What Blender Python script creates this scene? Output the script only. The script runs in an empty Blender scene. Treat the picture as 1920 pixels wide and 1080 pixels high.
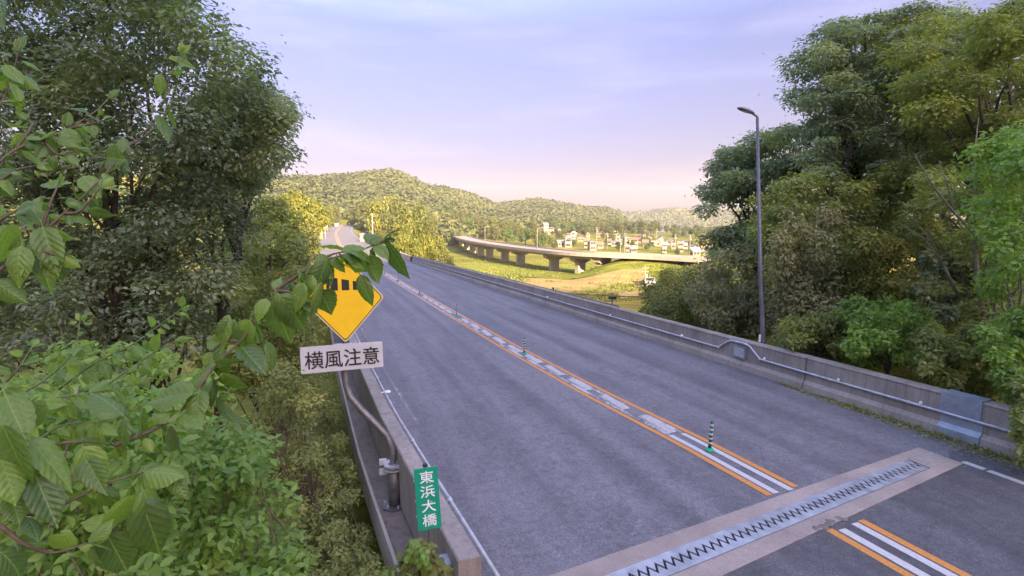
import bpy, bmesh, math, random
import numpy as np
from mathutils import Vector, Matrix

# ------------------------------------------------------------------ scene, camera, sky, sun, exposure
sc = bpy.context.scene
COL = sc.collection
sc.view_settings.view_transform = 'Standard'
sc.view_settings.look = 'None'
sc.view_settings.exposure = 3.02
sc.view_settings.gamma = 1.0
sc.view_settings.use_curve_mapping = False
try:
    sc.cycles.use_denoising = True
    sc.cycles.max_bounces = 8
    sc.cycles.transparent_max_bounces = 8
    sc.cycles.volume_bounces = 0
except Exception:
    pass

FPX = 1000.0                       # focal length in pixels of the 1920 px wide picture
PITCH = math.atan(125.0 / FPX)     # camera looks slightly down
CAM = np.array([0.0, 0.0, 5.0])
cd = bpy.data.cameras.new('camera')
cam = bpy.data.objects.new('camera', cd)
COL.objects.link(cam)
cam.location = CAM
cam.rotation_euler = (math.pi / 2 - PITCH, 0, 0)
cd.sensor_width = 36.0
cd.lens = 36.0 * FPX / 1920.0
cd.clip_start = 0.05
cd.clip_end = 20000
sc.camera = cam

SUN_EL = math.radians(17.0)
SUN_AZ = math.radians(26.0)        # behind the camera, a little to the right
SUN_DIR = np.array([math.sin(SUN_AZ) * math.cos(SUN_EL), -math.cos(SUN_AZ) * math.cos(SUN_EL), math.sin(SUN_EL)])

world = bpy.data.worlds.new('World')
sc.world = world
world.use_nodes = True
wn, wl = world.node_tree.nodes, world.node_tree.links
wn.clear()
w_out = wn.new('ShaderNodeOutputWorld')
w_bg = wn.new('ShaderNodeBackground')
w_bg.inputs['Strength'].default_value = 0.15
w_sky = wn.new('ShaderNodeTexSky')
w_sky.sky_type = 'NISHITA'
w_sky.sun_disc = False
w_sky.sun_elevation = SUN_EL
w_sky.sun_rotation = math.pi - SUN_AZ
w_sky.altitude = 30
w_sky.air_density = 1.0
w_sky.dust_density = 2.6
w_sky.ozone_density = 1.5
# thin high cirrus, laid out by direction in the sky
w_tc = wn.new('ShaderNodeTexCoord')
w_map = wn.new('ShaderNodeMapping')
w_map.inputs['Rotation'].default_value = (0.0, 0.25, 0.5)
w_map.inputs['Scale'].default_value = (1.0, 3.0, 9.0)
w_noise = wn.new('ShaderNodeTexNoise')
w_noise.inputs['Scale'].default_value = 1.7
w_noise.inputs['Detail'].default_value = 7
w_noise.inputs['Roughness'].default_value = 0.62
w_ramp = wn.new('ShaderNodeValToRGB')
w_ramp.color_ramp.elements[0].position = 0.48
w_ramp.color_ramp.elements[0].color = (0, 0, 0, 1)
w_ramp.color_ramp.elements[1].position = 0.85
w_ramp.color_ramp.elements[1].color = (0.20, 0.20, 0.20, 1)
w_mix = wn.new('ShaderNodeMixRGB')
w_mix.blend_type = 'MIX'
SKY_RAMP = [(0.0, (.104, .073, .107)), (.10, (.118, .086, .128)), (.32, (.184, .147, .203)), (.75, (1.02, .83, .90))]
w_tint = wn.new('ShaderNodeMixRGB')
w_tint.blend_type = 'MULTIPLY'
w_tint.inputs['Fac'].default_value = 1.0
w_sep = wn.new('ShaderNodeSeparateXYZ')
w_el = wn.new('ShaderNodeValToRGB')        # dusty air: the whole horizon is dimmer and pinker than a clean sky's
_el = w_el.color_ramp.elements
_el.new(0.5); _el.new(0.5)
for _e, (_p, _c) in zip(_el, SKY_RAMP):
    _e.position = _p; _e.color = _c + (1,)
wl.new(w_tc.outputs['Generated'], w_sep.inputs[0])
wl.new(w_sep.outputs['Z'], w_el.inputs['Fac'])
wl.new(w_el.outputs['Color'], w_tint.inputs['Color2'])
w_cl = wn.new('ShaderNodeMixRGB')
w_cl.blend_type = 'ADD'
w_cl.inputs['Fac'].default_value = 1.0
w_cl.inputs['Color2'].default_value = (1.2, 0.95, 1.0, 1)
wl.new(w_tc.outputs['Generated'], w_map.inputs['Vector'])
wl.new(w_map.outputs['Vector'], w_noise.inputs['Vector'])
wl.new(w_noise.outputs['Fac'], w_ramp.inputs['Fac'])
wl.new(w_sky.outputs['Color'], w_tint.inputs['Color1'])
wl.new(w_tint.outputs['Color'], w_cl.inputs['Color1'])
wl.new(w_ramp.outputs['Color'], w_mix.inputs['Fac'])
wl.new(w_tint.outputs['Color'], w_mix.inputs['Color1'])
wl.new(w_cl.outputs['Color'], w_mix.inputs['Color2'])
wl.new(w_mix.outputs['Color'], w_bg.inputs['Color'])
wl.new(w_bg.outputs['Background'], w_out.inputs['Surface'])

sd = bpy.data.lights.new('sun', 'SUN')
sd.energy = 3.2
sd.angle = math.radians(0.53)
sd.color = (1.0, 0.76, 0.46)
sun = bpy.data.objects.new('sun', sd)
COL.objects.link(sun)
sun.location = (60, -160, 90)
sun.rotation_euler = Vector((-SUN_DIR[0], -SUN_DIR[1], -SUN_DIR[2])).to_track_quat('-Z', 'Y').to_euler()

# ------------------------------------------------------------------ geometry helpers
FW = np.array([0, math.cos(PITCH), -math.sin(PITCH)])
UPV = np.array([0, math.sin(PITCH), math.cos(PITCH)])

def ray(px, py):
    return np.array([(px - 960) / FPX, 0, 0]) + FW - (py - 540) / FPX * UPV

def at(px, py, depth):
    """the point of the place that is depth metres in front of the camera on that line of sight"""
    return CAM + ray(px, py) * depth

def at_z(px, py, z):
    r = ray(px, py)
    return CAM + r * ((z - 5.0) / r[2])

AZ = -0.335                                 # heading of the bridge
DS = np.array([math.sin(AZ), math.cos(AZ)])
DN = np.array([math.cos(AZ), -math.sin(AZ)])

def zroad(s):
    return -0.022 * s

def nL(s):
    return float(np.interp(s, [-10, 5.6, 9, 12, 16, 23, 45, 90], [2.3, 1.72, 1.48, 1.28, 1.13, .92, .62, .40]))

def nC(s):
    return float(np.interp(s, [-10, 7.2, 10, 14.5, 22, 35, 60, 90], [8.4, 8.14, 8.05, 7.72, 7.43, 7.2, 6.9, 6.6]))

NR = 14.0

def R(s, n, z=0.0):
    p = DS * s + DN * n
    return (p[0], p[1], zroad(s) + z)

def on_road(px, py, h=0.0):
    r = ray(px, py)
    t = (h - 5) / (r[2] + 0.022 * (r[:2] @ DS))
    p = CAM + r * t
    return p, p[:2] @ DS, p[:2] @ DN

def link(o, parent=None):
    COL.objects.link(o)
    if parent is not None:
        o.parent = parent
    return o

def mesh(name, V, F, mat, parent=None, smooth=False, mats=None, midx=None):
    me = bpy.data.meshes.new(name)
    me.from_pydata([tuple(map(float, v)) for v in V], [], F)
    for m in (mats or [mat]):
        me.materials.append(m)
    if midx is not None:
        me.polygons.foreach_set('material_index', midx)
    if smooth:
        me.polygons.foreach_set('use_smooth', [True] * len(me.polygons))
    me.update()
    o = bpy.data.objects.new(name, me)
    return link(o, parent)

def tag(o, label=None, cat=None, group=None, kind=None):
    if label: o['label'] = label
    if cat: o['category'] = cat
    if group: o['group'] = group
    if kind: o['kind'] = kind
    return o

def empty(name, loc=(0, 0, 0), label=None, cat=None, group=None):
    """a thing: an Empty at its base"""
    o = bpy.data.objects.new(name, None)
    o.empty_display_size = 0.1
    o.location = tuple(map(float, loc))
    link(o)
    return tag(o, label, cat, group)

def adopt(o, root):
    """parent a part built in world coordinates"""
    o.parent = root
    o.matrix_parent_inverse = Matrix.Translation(-Vector(root.location))
    return o

class MB:
    def __init__(self):
        self.V, self.F = [], []
    def add(self, V, F):
        b = len(self.V)
        self.V += [tuple(map(float, v)) for v in V]
        self.F += [tuple(i + b for i in f) for f in F]
        return self
    def box(self, c, ex, ey, ez):
        """box about c with half-extent vectors"""
        c, ex, ey, ez = map(np.array, (c, ex, ey, ez))
        P = [c + a * ex + b * ey + d * ez for d in (-1, 1) for b in (-1, 1) for a in (-1, 1)]
        return self.add(P, [(0, 2, 3, 1), (4, 5, 7, 6), (0, 1, 5, 4), (1, 3, 7, 5), (3, 2, 6, 7), (2, 0, 4, 6)])
    def bx(self, x0, x1, y0, y1, z0, z1):
        return self.box(((x0 + x1) / 2, (y0 + y1) / 2, (z0 + z1) / 2), ((x1 - x0) / 2, 0, 0), (0, (y1 - y0) / 2, 0), (0, 0, (z1 - z0) / 2))
    def tube(self, pts, rad, k=8, caps=True):
        pts = [np.array(p, float) for p in pts]
        n = len(pts)
        rad = [rad] * n if not hasattr(rad, '__len__') else rad
        V, F = [], []
        ref = None
        for i, p in enumerate(pts):
            d = pts[min(i + 1, n - 1)] - pts[max(i - 1, 0)]
            d = d / (np.linalg.norm(d) + 1e-12)
            if ref is None:
                ref = np.array([0, 0, 1.0]) if abs(d[2]) < .9 else np.array([1.0, 0, 0])
            u = np.cross(d, ref); u /= np.linalg.norm(u) + 1e-12
            v = np.cross(u, d)
            ref = v
            for j in range(k):
                a = 2 * math.pi * j / k
                V.append(p + rad[i] * (math.cos(a) * u + math.sin(a) * v))
        for i in range(n - 1):
            for j in range(k):
                F.append((i * k + j, i * k + (j + 1) % k, (i + 1) * k + (j + 1) % k, (i + 1) * k + j))
        if caps:
            F.append(tuple(range(k))[::-1]); F.append(tuple((n - 1) * k + j for j in range(k)))
        return self.add(V, F)
    def lathe(self, base, prof, k=14):
        """prof: (radius, z) pairs above base"""
        return self.tube([(base[0], base[1], base[2] + z) for r, z in prof], [r for r, z in prof], k)
    def build(self, name, mat, parent=None, smooth=False, world=False):
        o = mesh(name, self.V, self.F, mat, None if world else parent, smooth)
        if world and parent is not None:
            adopt(o, parent)
        return o

def extrude(profile, ss, nfun, closed=True):
    """sweep a (dn, dz) profile along the bridge"""
    V, F = [], []
    k = len(profile)
    for s in ss:
        n0 = nfun(s)
        for dn, dz in profile:
            V.append(R(s, n0 + dn, dz))
    for i in range(len(ss) - 1):
        for j in range(k if closed else k - 1):
            a, b = i * k + j, i * k + (j + 1) % k
            F.append((a, b, b + k, a + k))
    if closed:
        F.append(tuple(range(k))[::-1]); F.append(tuple((len(ss) - 1) * k + j for j in range(k)))
    return V, F

def frange(a, b, st):
    n = max(1, int(round((b - a) / st)))
    return [a + (b - a) * i / n for i in range(n + 1)]

def ordinal(i):
    w = ['first', 'second', 'third', 'fourth', 'fifth', 'sixth', 'seventh', 'eighth', 'ninth', 'tenth', 'eleventh', 'twelfth']
    if i <= 12: return w[i - 1]
    return '%d%s' % (i, 'th' if 10 <= i % 100 <= 20 else {1: 'st', 2: 'nd', 3: 'rd'}.get(i % 10, 'th'))

def sstep(a, b, x):
    t = np.clip((np.asarray(x, float) - a) / (b - a), 0, 1)
    return t * t * (3 - 2 * t)

_rs = np.random.RandomState(7)
_tab = _rs.rand(256, 256)
def vnoise(x, y):
    x, y = np.asarray(x, float), np.asarray(y, float)
    xi, yi = np.floor(x).astype(int), np.floor(y).astype(int)
    fx, fy = x - xi, y - yi
    fx, fy = fx * fx * (3 - 2 * fx), fy * fy * (3 - 2 * fy)
    g = lambda a, b: _tab[a % 256, b % 256]
    return (g(xi, yi) * (1 - fx) + g(xi + 1, yi) * fx) * (1 - fy) + (g(xi, yi + 1) * (1 - fx) + g(xi + 1, yi + 1) * fx) * fy
def fbm(x, y, o=4):
    v, a, t = 0, 1.0, 0
    for i in range(o):
        v = v + a * vnoise(x * 2 ** i + 17 * i, y * 2 ** i + 31 * i); t += a; a *= .5
    return v / t - .5

# ------------------------------------------------------------------ materials
def new_mat(name):
    m = bpy.data.materials.new(name)
    m.use_nodes = True
    nt = m.node_tree
    b = nt.nodes['Principled BSDF']
    return m, nt, b

def nd(nt, typ, **kw):
    n = nt.nodes.new(typ)
    for k, v in kw.items():
        if hasattr(n, k): setattr(n, k, v)
        else: n.inputs[k.replace('_', ' ')].default_value = v
    return n

def ramp(nt, fac, stops):
    r = nt.nodes.new('ShaderNodeValToRGB')
    el = r.color_ramp.elements
    while len(el) < len(stops): el.new(0.5)
    for e, (p, c) in zip(el, stops):
        e.position = p
        e.color = tuple(c) + (1,) if len(c) == 3 else c
    nt.links.new(fac, r.inputs['Fac'])
    return r.outputs['Color']

def mixc(nt, fac, a, b, mode='MIX'):
    m = nt.nodes.new('ShaderNodeMixRGB')
    m.blend_type = mode
    for sock, v in (('Fac', fac), ('Color1', a), ('Color2', b)):
        if hasattr(v, 'node'): nt.links.new(v, m.inputs[sock])
        elif sock == 'Fac': m.inputs[sock].default_value = v
        else: m.inputs[sock].default_value = tuple(v) + (1,)
    return m.outputs['Color']

def noise(nt, scale, detail=4, rough=.55, vec=None, dist=0.0):
    n = nt.nodes.new('ShaderNodeTexNoise')
    n.inputs['Scale'].default_value = scale
    n.inputs['Detail'].default_value = detail
    n.inputs['Roughness'].default_value = rough
    n.inputs['Distortion'].default_value = dist
    if vec is not None: nt.links.new(vec, n.inputs['Vector'])
    return n.outputs['Fac']

def coords(nt, scale=(1, 1, 1), rotz=0.0, kind='Position'):
    if kind == 'Position':
        g = nt.nodes.new('ShaderNodeNewGeometry'); src = g.outputs['Position']
    else:
        g = nt.nodes.new('ShaderNodeTexCoord'); src = g.outputs[kind]
    if rotz:                                  # turn first, then stretch
        m0 = nt.nodes.new('ShaderNodeMapping')
        m0.inputs['Rotation'].default_value = (0, 0, rotz)
        nt.links.new(src, m0.inputs['Vector']); src = m0.outputs['Vector']
    m = nt.nodes.new('ShaderNodeMapping')
    m.inputs['Scale'].default_value = scale
    nt.links.new(src, m.inputs['Vector'])
    return m.outputs['Vector']

def bump(nt, bsdf, h, strength=.3, dist=.01):
    b = nt.nodes.new('ShaderNodeBump')
    b.inputs['Strength'].default_value = strength
    b.inputs['Distance'].default_value = dist
    nt.links.new(h, b.inputs['Height'])
    nt.links.new(b.outputs['Normal'], bsdf.inputs['Normal'])

def plain(name, col, rough=.5, metal=0.0, var=.15, scale=6.0, bmp=0.0, spec=.4):
    m, nt, b = new_mat(name)
    v = coords(nt)
    f = noise(nt, scale, 5, .6, v)
    c = ramp(nt, f, [(.3, [x * (1 - var) for x in col]), (.7, [min(1, x * (1 + var)) for x in col])])
    nt.links.new(c, b.inputs['Base Color'])
    b.inputs['Roughness'].default_value = rough
    b.inputs['Metallic'].default_value = metal
    b.inputs['Specular IOR Level'].default_value = spec
    if bmp: bump(nt, b, noise(nt, scale * 6, 4, .6, v), bmp, .01)
    return m

def asphalt(name, c0, c1, patch=1.0):
    m, nt, b = new_mat(name)
    v = coords(nt, (1, 1, 1), AZ)            # x across the road, y along it
    vs = coords(nt, (1.3, .09, 1), AZ)       # wheel tracks, drawn out along the road
    fine = noise(nt, 34, 5, .85, v)
    big = noise(nt, .35, 5, .6, v)
    trk = noise(nt, 1.0, 4, .55, vs)
    col = ramp(nt, big, [(.3, c0), (.7, c1)])
    col = mixc(nt, ramp(nt, trk, [(.42, (0, 0, 0)), (.62, (.55, .55, .55))]), col, [x * 1.35 for x in c1])
    agg = ramp(nt, fine, [(.34, (.42, .42, .43)), (.5, (.95, .95, .95)), (.66, (1.75, 1.72, 1.72))])
    col = mixc(nt, 1.0, col, agg, 'MULTIPLY')
    blot = noise(nt, 2.2, 6, .7, v, .4)
    col = mixc(nt, ramp(nt, blot, [(.50, (0, 0, 0)), (.72, (.5, .5, .5))]), col, [x * .55 for x in c0])
    cr = nt.nodes.new('ShaderNodeTexVoronoi')
    cr.feature = 'DISTANCE_TO_EDGE'
    cr.inputs['Scale'].default_value = .45
    wv = noise(nt, 3, 4, .6, v)
    vv = nt.nodes.new('ShaderNodeVectorMath'); vv.operation = 'ADD'
    nt.links.new(v, vv.inputs[0]); nt.links.new(wv, vv.inputs[1])
    nt.links.new(vv.outputs[0], cr.inputs['Vector'])
    sxx = nt.nodes.new('ShaderNodeSeparateXYZ'); nt.links.new(v, sxx.inputs[0])
    dv_ = nt.nodes.new('ShaderNodeMath'); dv_.operation = 'MULTIPLY_ADD'; dv_.inputs[1].default_value = 1 / 14.0
    nt.links.new(sxx.outputs['X'], dv_.inputs[0])
    wob = nt.nodes.new('ShaderNodeMath'); wob.operation = 'MULTIPLY'; wob.inputs[1].default_value = .03
    nt.links.new(noise(nt, .25, 2, .5, v), wob.inputs[0]); nt.links.new(wob.outputs[0], dv_.inputs[2])
    g1, g0 = (1, 1, 1), (.80, .80, .81)
    st_ = []
    for c_ in (3.9, 5.6, 9.9, 11.6): st_ += [((c_ - .42) / 14 + .015, g1), (c_ / 14 + .015, g0), ((c_ + .42) / 14 + .015, g1)]
    col = mixc(nt, 1.0, col, ramp(nt, dv_.outputs[0], st_), 'MULTIPLY')
    mot = noise(nt, 7, 5, .7, v)
    col = mixc(nt, 1.0, col, ramp(nt, mot, [(.3, (.78, .78, .78)), (.7, (1.22, 1.21, 1.2))]), 'MULTIPLY')
    crm = ramp(nt, cr.outputs['Distance'], [(0, (.35, .35, .35)), (.008, (0, 0, 0))])
    col = mixc(nt, crm, col, [x * .4 for x in c0])
    nt.links.new(col, b.inputs['Base Color'])
    nt.links.new(ramp(nt, fine, [(.3, (.62, .62, .62)), (.7, (.85, .85, .85))]), b.inputs['Roughness'])
    b.inputs['Specular IOR Level'].default_value = .45
    bump(nt, b, fine, .55, .012)
    return m

def concrete(name, base, dark, streak=.6):
    m, nt, b = new_mat(name)
    v = coords(nt, (1, 1, 1), AZ)
    vst = coords(nt, (5, 5, .35), AZ)
    big = noise(nt, .9, 6, .65, v)
    st = noise(nt, 1.6, 6, .7, vst)
    fine = noise(nt, 38, 4, .7, v)
    col = ramp(nt, big, [(.3, dark), (.66, base)])
    col = mixc(nt, ramp(nt, st, [(.46, (0, 0, 0)), (.68, (streak, streak, streak))]), col, [x * .42 for x in dark])
    col = mixc(nt, .5, col, ramp(nt, fine, [(.35, (.65, .65, .65)), (.65, (1.25, 1.25, 1.25))]), 'MULTIPLY')
    nt.links.new(col, b.inputs['Base Color'])
    b.inputs['Roughness'].default_value = .88
    bump(nt, b, fine, .35, .01)
    return m

def paint(name, col, under, worn=.5):
    m, nt, b = new_mat(name)
    v = coords(nt, (1, 1, 1), AZ)
    f = noise(nt, 9, 7, .75, v, .3)
    g = noise(nt, 1.1, 3, .5, v)
    ad = nt.nodes.new('ShaderNodeMath'); ad.operation = 'ADD'
    nt.links.new(f, ad.inputs[0]); nt.links.new(g, ad.inputs[1])
    k = ramp(nt, ad.outputs[0], [(worn + .62, (0, 0, 0)), (worn + .78, (1, 1, 1))])
    dirt = ramp(nt, noise(nt, 22, 4, .6, v), [(.3, [x * .72 for x in col]), (.7, col)])
    nt.links.new(mixc(nt, k, dirt, under), b.inputs['Base Color'])
    b.inputs['Roughness'].default_value = .7
    bump(nt, b, f, .3, .006)
    return m

def leaf_mat(name, lo, hi, trans=.35, rough=.5, veins=False, warm=None, spec=.35):
    m, nt, b = new_mat(name)
    at_ = nt.nodes.new('ShaderNodeAttribute')
    at_.attribute_name = 'tint'
    if veins:
        oi = nt.nodes.new('ShaderNodeObjectInfo')
        fac = oi.outputs['Random']
    else:
        fac = at_.outputs['Fac']
    stops = [(0, lo), (.75, hi)]
    if warm: stops.append((1, warm))
    col = ramp(nt, fac, stops)
    if veins:
        tc = nt.nodes.new('ShaderNodeTexCoord')
        sx = nt.nodes.new('ShaderNodeSeparateXYZ')
        nt.links.new(tc.outputs['UV'], sx.inputs[0])
        ab = nt.nodes.new('ShaderNodeMath'); ab.operation = 'ABSOLUTE'
        nt.links.new(sx.outputs['X'], ab.inputs[0])
        ma = nt.nodes.new('ShaderNodeMath'); ma.operation = 'MULTIPLY_ADD'
        ma.inputs[1].default_value = -1.1
        nt.links.new(ab.outputs[0], ma.inputs[0]); nt.links.new(sx.outputs['Y'], ma.inputs[2])
        sc_ = nt.nodes.new('ShaderNodeMath'); sc_.operation = 'MULTIPLY'; sc_.inputs[1].default_value = 46
        nt.links.new(ma.outputs[0], sc_.inputs[0])
        sn = nt.nodes.new('ShaderNodeMath'); sn.operation = 'SINE'
        nt.links.new(sc_.outputs[0], sn.inputs[0])
        vein = ramp(nt, sn.outputs[0], [(.80, (0, 0, 0)), (1, (.16, .16, .16))])
        rib = ramp(nt, ab.outputs[0], [(.006, (.55, .55, .55)), (.016, (0, 0, 0))])
        both = mixc(nt, 1.0, vein, rib, 'LIGHTEN')
        col = mixc(nt, both, col, [min(1, x * 1.5 + .02) for x in hi])
        bump(nt, b, sn.outputs[0], .22, .003)
        blot = noise(nt, 30, 3, .6, coords(nt, kind='Object'))
        col = mixc(nt, 1.0, col, ramp(nt, blot, [(.3, (.8, .82, .75)), (.7, (1.15, 1.12, 1.1))]), 'MULTIPLY')
    nt.links.new(col, b.inputs['Base Color'])
    b.inputs['Roughness'].default_value = rough
    b.inputs['Specular IOR Level'].default_value = spec
    tr = nt.nodes.new('ShaderNodeBsdfTranslucent')
    nt.links.new(mixc(nt, 1.0, col, (1.35, 1.5, .55), 'MULTIPLY'), tr.inputs['Color'])
    mx = nt.nodes.new('ShaderNodeMixShader')
    mx.inputs[0].default_value = trans
    nt.links.new(b.outputs[0], mx.inputs[1]); nt.links.new(tr.outputs[0], mx.inputs[2])
    nt.links.new(mx.outputs[0], nt.nodes['Material Output'].inputs['Surface'])
    return m

M = {}
M['asphalt'] = asphalt('asphalt', (.105, .102, .110), (.146, .142, .151))
M['asphalt_dark'] = asphalt('asphalt_dark', (.066, .064, .067), (.097, .095, .099))
M['asphalt_far'] = plain('asphalt_far', (.17, .155, .15), .85, scale=.4)
M['concrete'] = concrete('concrete', (.345, .305, .265), (.225, .195, .17), .42)
M['concrete_toe'] = concrete('concrete_toe', (.385, .35, .305), (.265, .235, .205), .35)
M['concrete_light'] = concrete('concrete_light', (.41, .37, .33), (.29, .265, .24), .2)
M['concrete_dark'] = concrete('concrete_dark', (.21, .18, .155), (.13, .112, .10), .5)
M['header'] = concrete('header', (.34, .285, .24), (.23, .19, .165), .1)
M['orange'] = paint('orange_paint', (.60, .25, .05), (.13, .115, .115), .395)
M['orange_worn'] = paint('orange_paint_worn', (.60, .31, .14), (.2, .18, .18), .39)
M['white_paint'] = paint('white_paint', (.54, .53, .51), (.13, .125, .13), .40)
M['white_worn'] = paint('white_paint_worn', (.50, .49, .49), (.16, .155, .165), .27)
M['block'] = plain('separator_rubber', (.37, .365, .36), .7, var=.25, scale=9, bmp=.3)
M['steel'] = plain('finger_steel', (.36, .375, .40), .5, .45, .3, 3)
M['galv'] = plain('galvanised', (.50, .52, .56), .45, .6, .2, 8)
M['pipe'] = plain('conduit_pipe', (.46, .48, .54), .5, .25, .25, 5)
M['pale_pipe'] = plain('pale_pipe', (.44, .44, .45), .5, .2, .25, 5)
M['plate'] = plain('joint_plate', (.27, .31, .36), .5, .35, .22, 3)
M['pole_dark'] = plain('pole_steel', (.16, .155, .15), .45, .5, .3, 6)
M['pole_grey'] = plain('lamp_steel', (.125, .125, .145), .5, .3, .15, 3)
M['gap'] = plain('joint_gap', (.015, .015, .016), .9)
M['white'] = plain('white_enamel', (.78, .78, .78), .4, var=.05)
M['plate_white'] = plain('sign_white', (.47, .47, .47), .45, var=.08, scale=3)
M['sign_yellow'] = plain('sign_yellow', (.80, .50, .015), .4, var=.06, scale=4)
M['sign_rim'] = plain('sign_rim', (.62, .50, .30), .5, var=.1)
M['ink'] = plain('sign_black', (.018, .018, .02), .5, var=.1)
M['sign_green'] = plain('sign_green', (.008, .27, .16), .4, var=.08, scale=5)
M['letter_white'] = plain('letter_white', (.75, .78, .76), .5, var=.05)
M['post_green'] = plain('post_green', (.015, .085, .05), .5, var=.2)
M['base_green'] = plain('base_green', (.01, .33, .16), .5, var=.15)
M['glass'] = plain('lamp_glass', (.55, .57, .6), .15, var=.05)
M['bark'] = plain('bark', (.075, .058, .045), .9, var=.45, scale=14, bmp=.5)
M['bark_pale'] = plain('bark_pale', (.19, .165, .13), .9, var=.35, scale=12, bmp=.4)
M['twig'] = plain('twig', (.12, .085, .055), .8, var=.3, scale=20)
M['green_twig'] = plain('green_twig', (.11, .14, .05), .7, var=.3, scale=20)

def ground_mat():
    m, nt, b = new_mat('ground')
    v = coords(nt)
    a = noise(nt, .035, 6, .6, v)
    f = noise(nt, .8, 6, .65, v)
    c = ramp(nt, a, [(.32, (.095, .110, .020)), (.5, (.17, .175, .026)), (.64, (.26, .22, .040)), (.8, (.27, .19, .06))])
    c = mixc(nt, 1.0, c, ramp(nt, f, [(.3, (.55, .55, .5)), (.7, (1.35, 1.3, 1.2))]), 'MULTIPLY')
    nt.links.new(c, b.inputs['Base Color'])
    b.inputs['Roughness'].default_value = .95
    b.inputs['Specular IOR Level'].default_value = .1
    bump(nt, b, f, .8, .3)
    return m
M['ground'] = ground_mat()

def field_mat(name, c0, c1, sc0=.12):
    m, nt, b = new_mat(name)
    v = coords(nt)
    v2 = coords(nt, (.05, .5, 1), .35)
    a = noise(nt, sc0, 6, .65, v)
    r_ = noise(nt, 1.0, 4, .6, v2)
    c = ramp(nt, a, [(.3, c0), (.7, c1)])
    c = mixc(nt, .7, c, ramp(nt, r_, [(.35, (.6, .6, .55)), (.65, (1.2, 1.2, 1.15))]), 'MULTIPLY')
    nt.links.new(c, b.inputs['Base Color'])
    b.inputs['Roughness'].default_value = .95
    b.inputs['Specular IOR Level'].default_value = .1
    bump(nt, b, noise(nt, 1.5, 5, .7, v), .8, .2)
    return m
M['field_green'] = field_mat('field_green', (.15, .18, .022), (.25, .255, .040))
M['field_gold'] = field_mat('field_gold', (.30, .22, .030), (.42, .30, .06))
M['field_brown'] = field_mat('field_brown', (.30, .21, .085), (.38, .27, .105))

def sea_mat():
    m, nt, b = new_mat('sea')
    b.inputs['Base Color'].default_value = (.10, .15, .22, 1)
    b.inputs['Roughness'].default_value = .35
    bump(nt, b, noise(nt, .25, 5, .6, coords(nt, (1, .4, 1))), .3, .4)
    return m
M['sea'] = sea_mat()

# ------------------------------------------------------------------ the lie of the land
_pe = R(88, nC(88))
_pm = R(97, nC(90))
PATH0 = [np.array(R(70, nC(70))), np.array(_pe), np.array(_pm) + [0, 0, .05], at(641, 463, 127), at(632, 447, 168), at(630, 436, 225), at(637, 427, 300), at(645, 418, 420), at(652, 411, 560)]
def catmull(P, m):
    out = []
    for i in range(1, len(P) - 2):
        for t in np.linspace(0, 1, m, endpoint=False):
            a, b, c, d = P[i - 1], P[i], P[i + 1], P[i + 2]
            out.append(.5 * (2 * b + (c - a) * t + (2 * a - 5 * b + 4 * c - d) * t * t + (3 * b - a - 3 * c + d) * t ** 3))
    out.append(P[-2])
    return np.array(out)
PATH = catmull(PATH0 + [2 * PATH0[-1] - PATH0[-2]], 10)

HILL = np.array([  # pixel column, skyline row of the bare crest, distance of crest, distance of foot
    (-900, 345, 420, 150), (0, 345, 480, 180), (300, 345, 600, 240), (530, 349, 650, 260), (600, 347, 680, 270), (640, 343, 700, 280), (690, 337, 740, 300),
    (735, 331, 760, 310), (770, 341, 770, 320), (800, 357, 780, 330), (830, 360, 790, 340), (870, 369, 800, 370), (900, 379, 820, 400),
    (930, 390, 850, 430), (970, 385, 880, 460), (1010, 381, 900, 500), (1050, 387, 920, 540), (1090, 395, 950, 580), (1130, 396, 980, 620),
    (1165, 403, 1000, 650), (1190, 416, 1000, 700), (1230, 430, 1000, 760), (3000, 432, 1000, 800)], float)
FAR = np.array([(900, 412), (1100, 410), (1180, 407), (1230, 403), (1270, 400), (1310, 404), (1400, 402), (1600, 406), (2200, 410)], float)

def _ridge():
    # crest of the rise: where sight lines from the shadow's edge towards the sun cross it
    E_ = [(-200, 80, 0), (-75, 62, -3), (-42, 68, -3), (-22, 90, -2), (0, 92, -9), (28, 96, -11.5), (60, 110, -11.5), (140, 150, -11.5)]
    X, Z = [], []
    for x, y, z in E_:
        t = (y + 400) / math.cos(SUN_AZ)
        X.append(x + t * math.sin(SUN_AZ)); Z.append(z + t * math.tan(SUN_EL))
    return np.array([-500] + X + [700]), np.array([Z[0]] + Z + [Z[-1]])
_RX, _RZ = _ridge()

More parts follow.
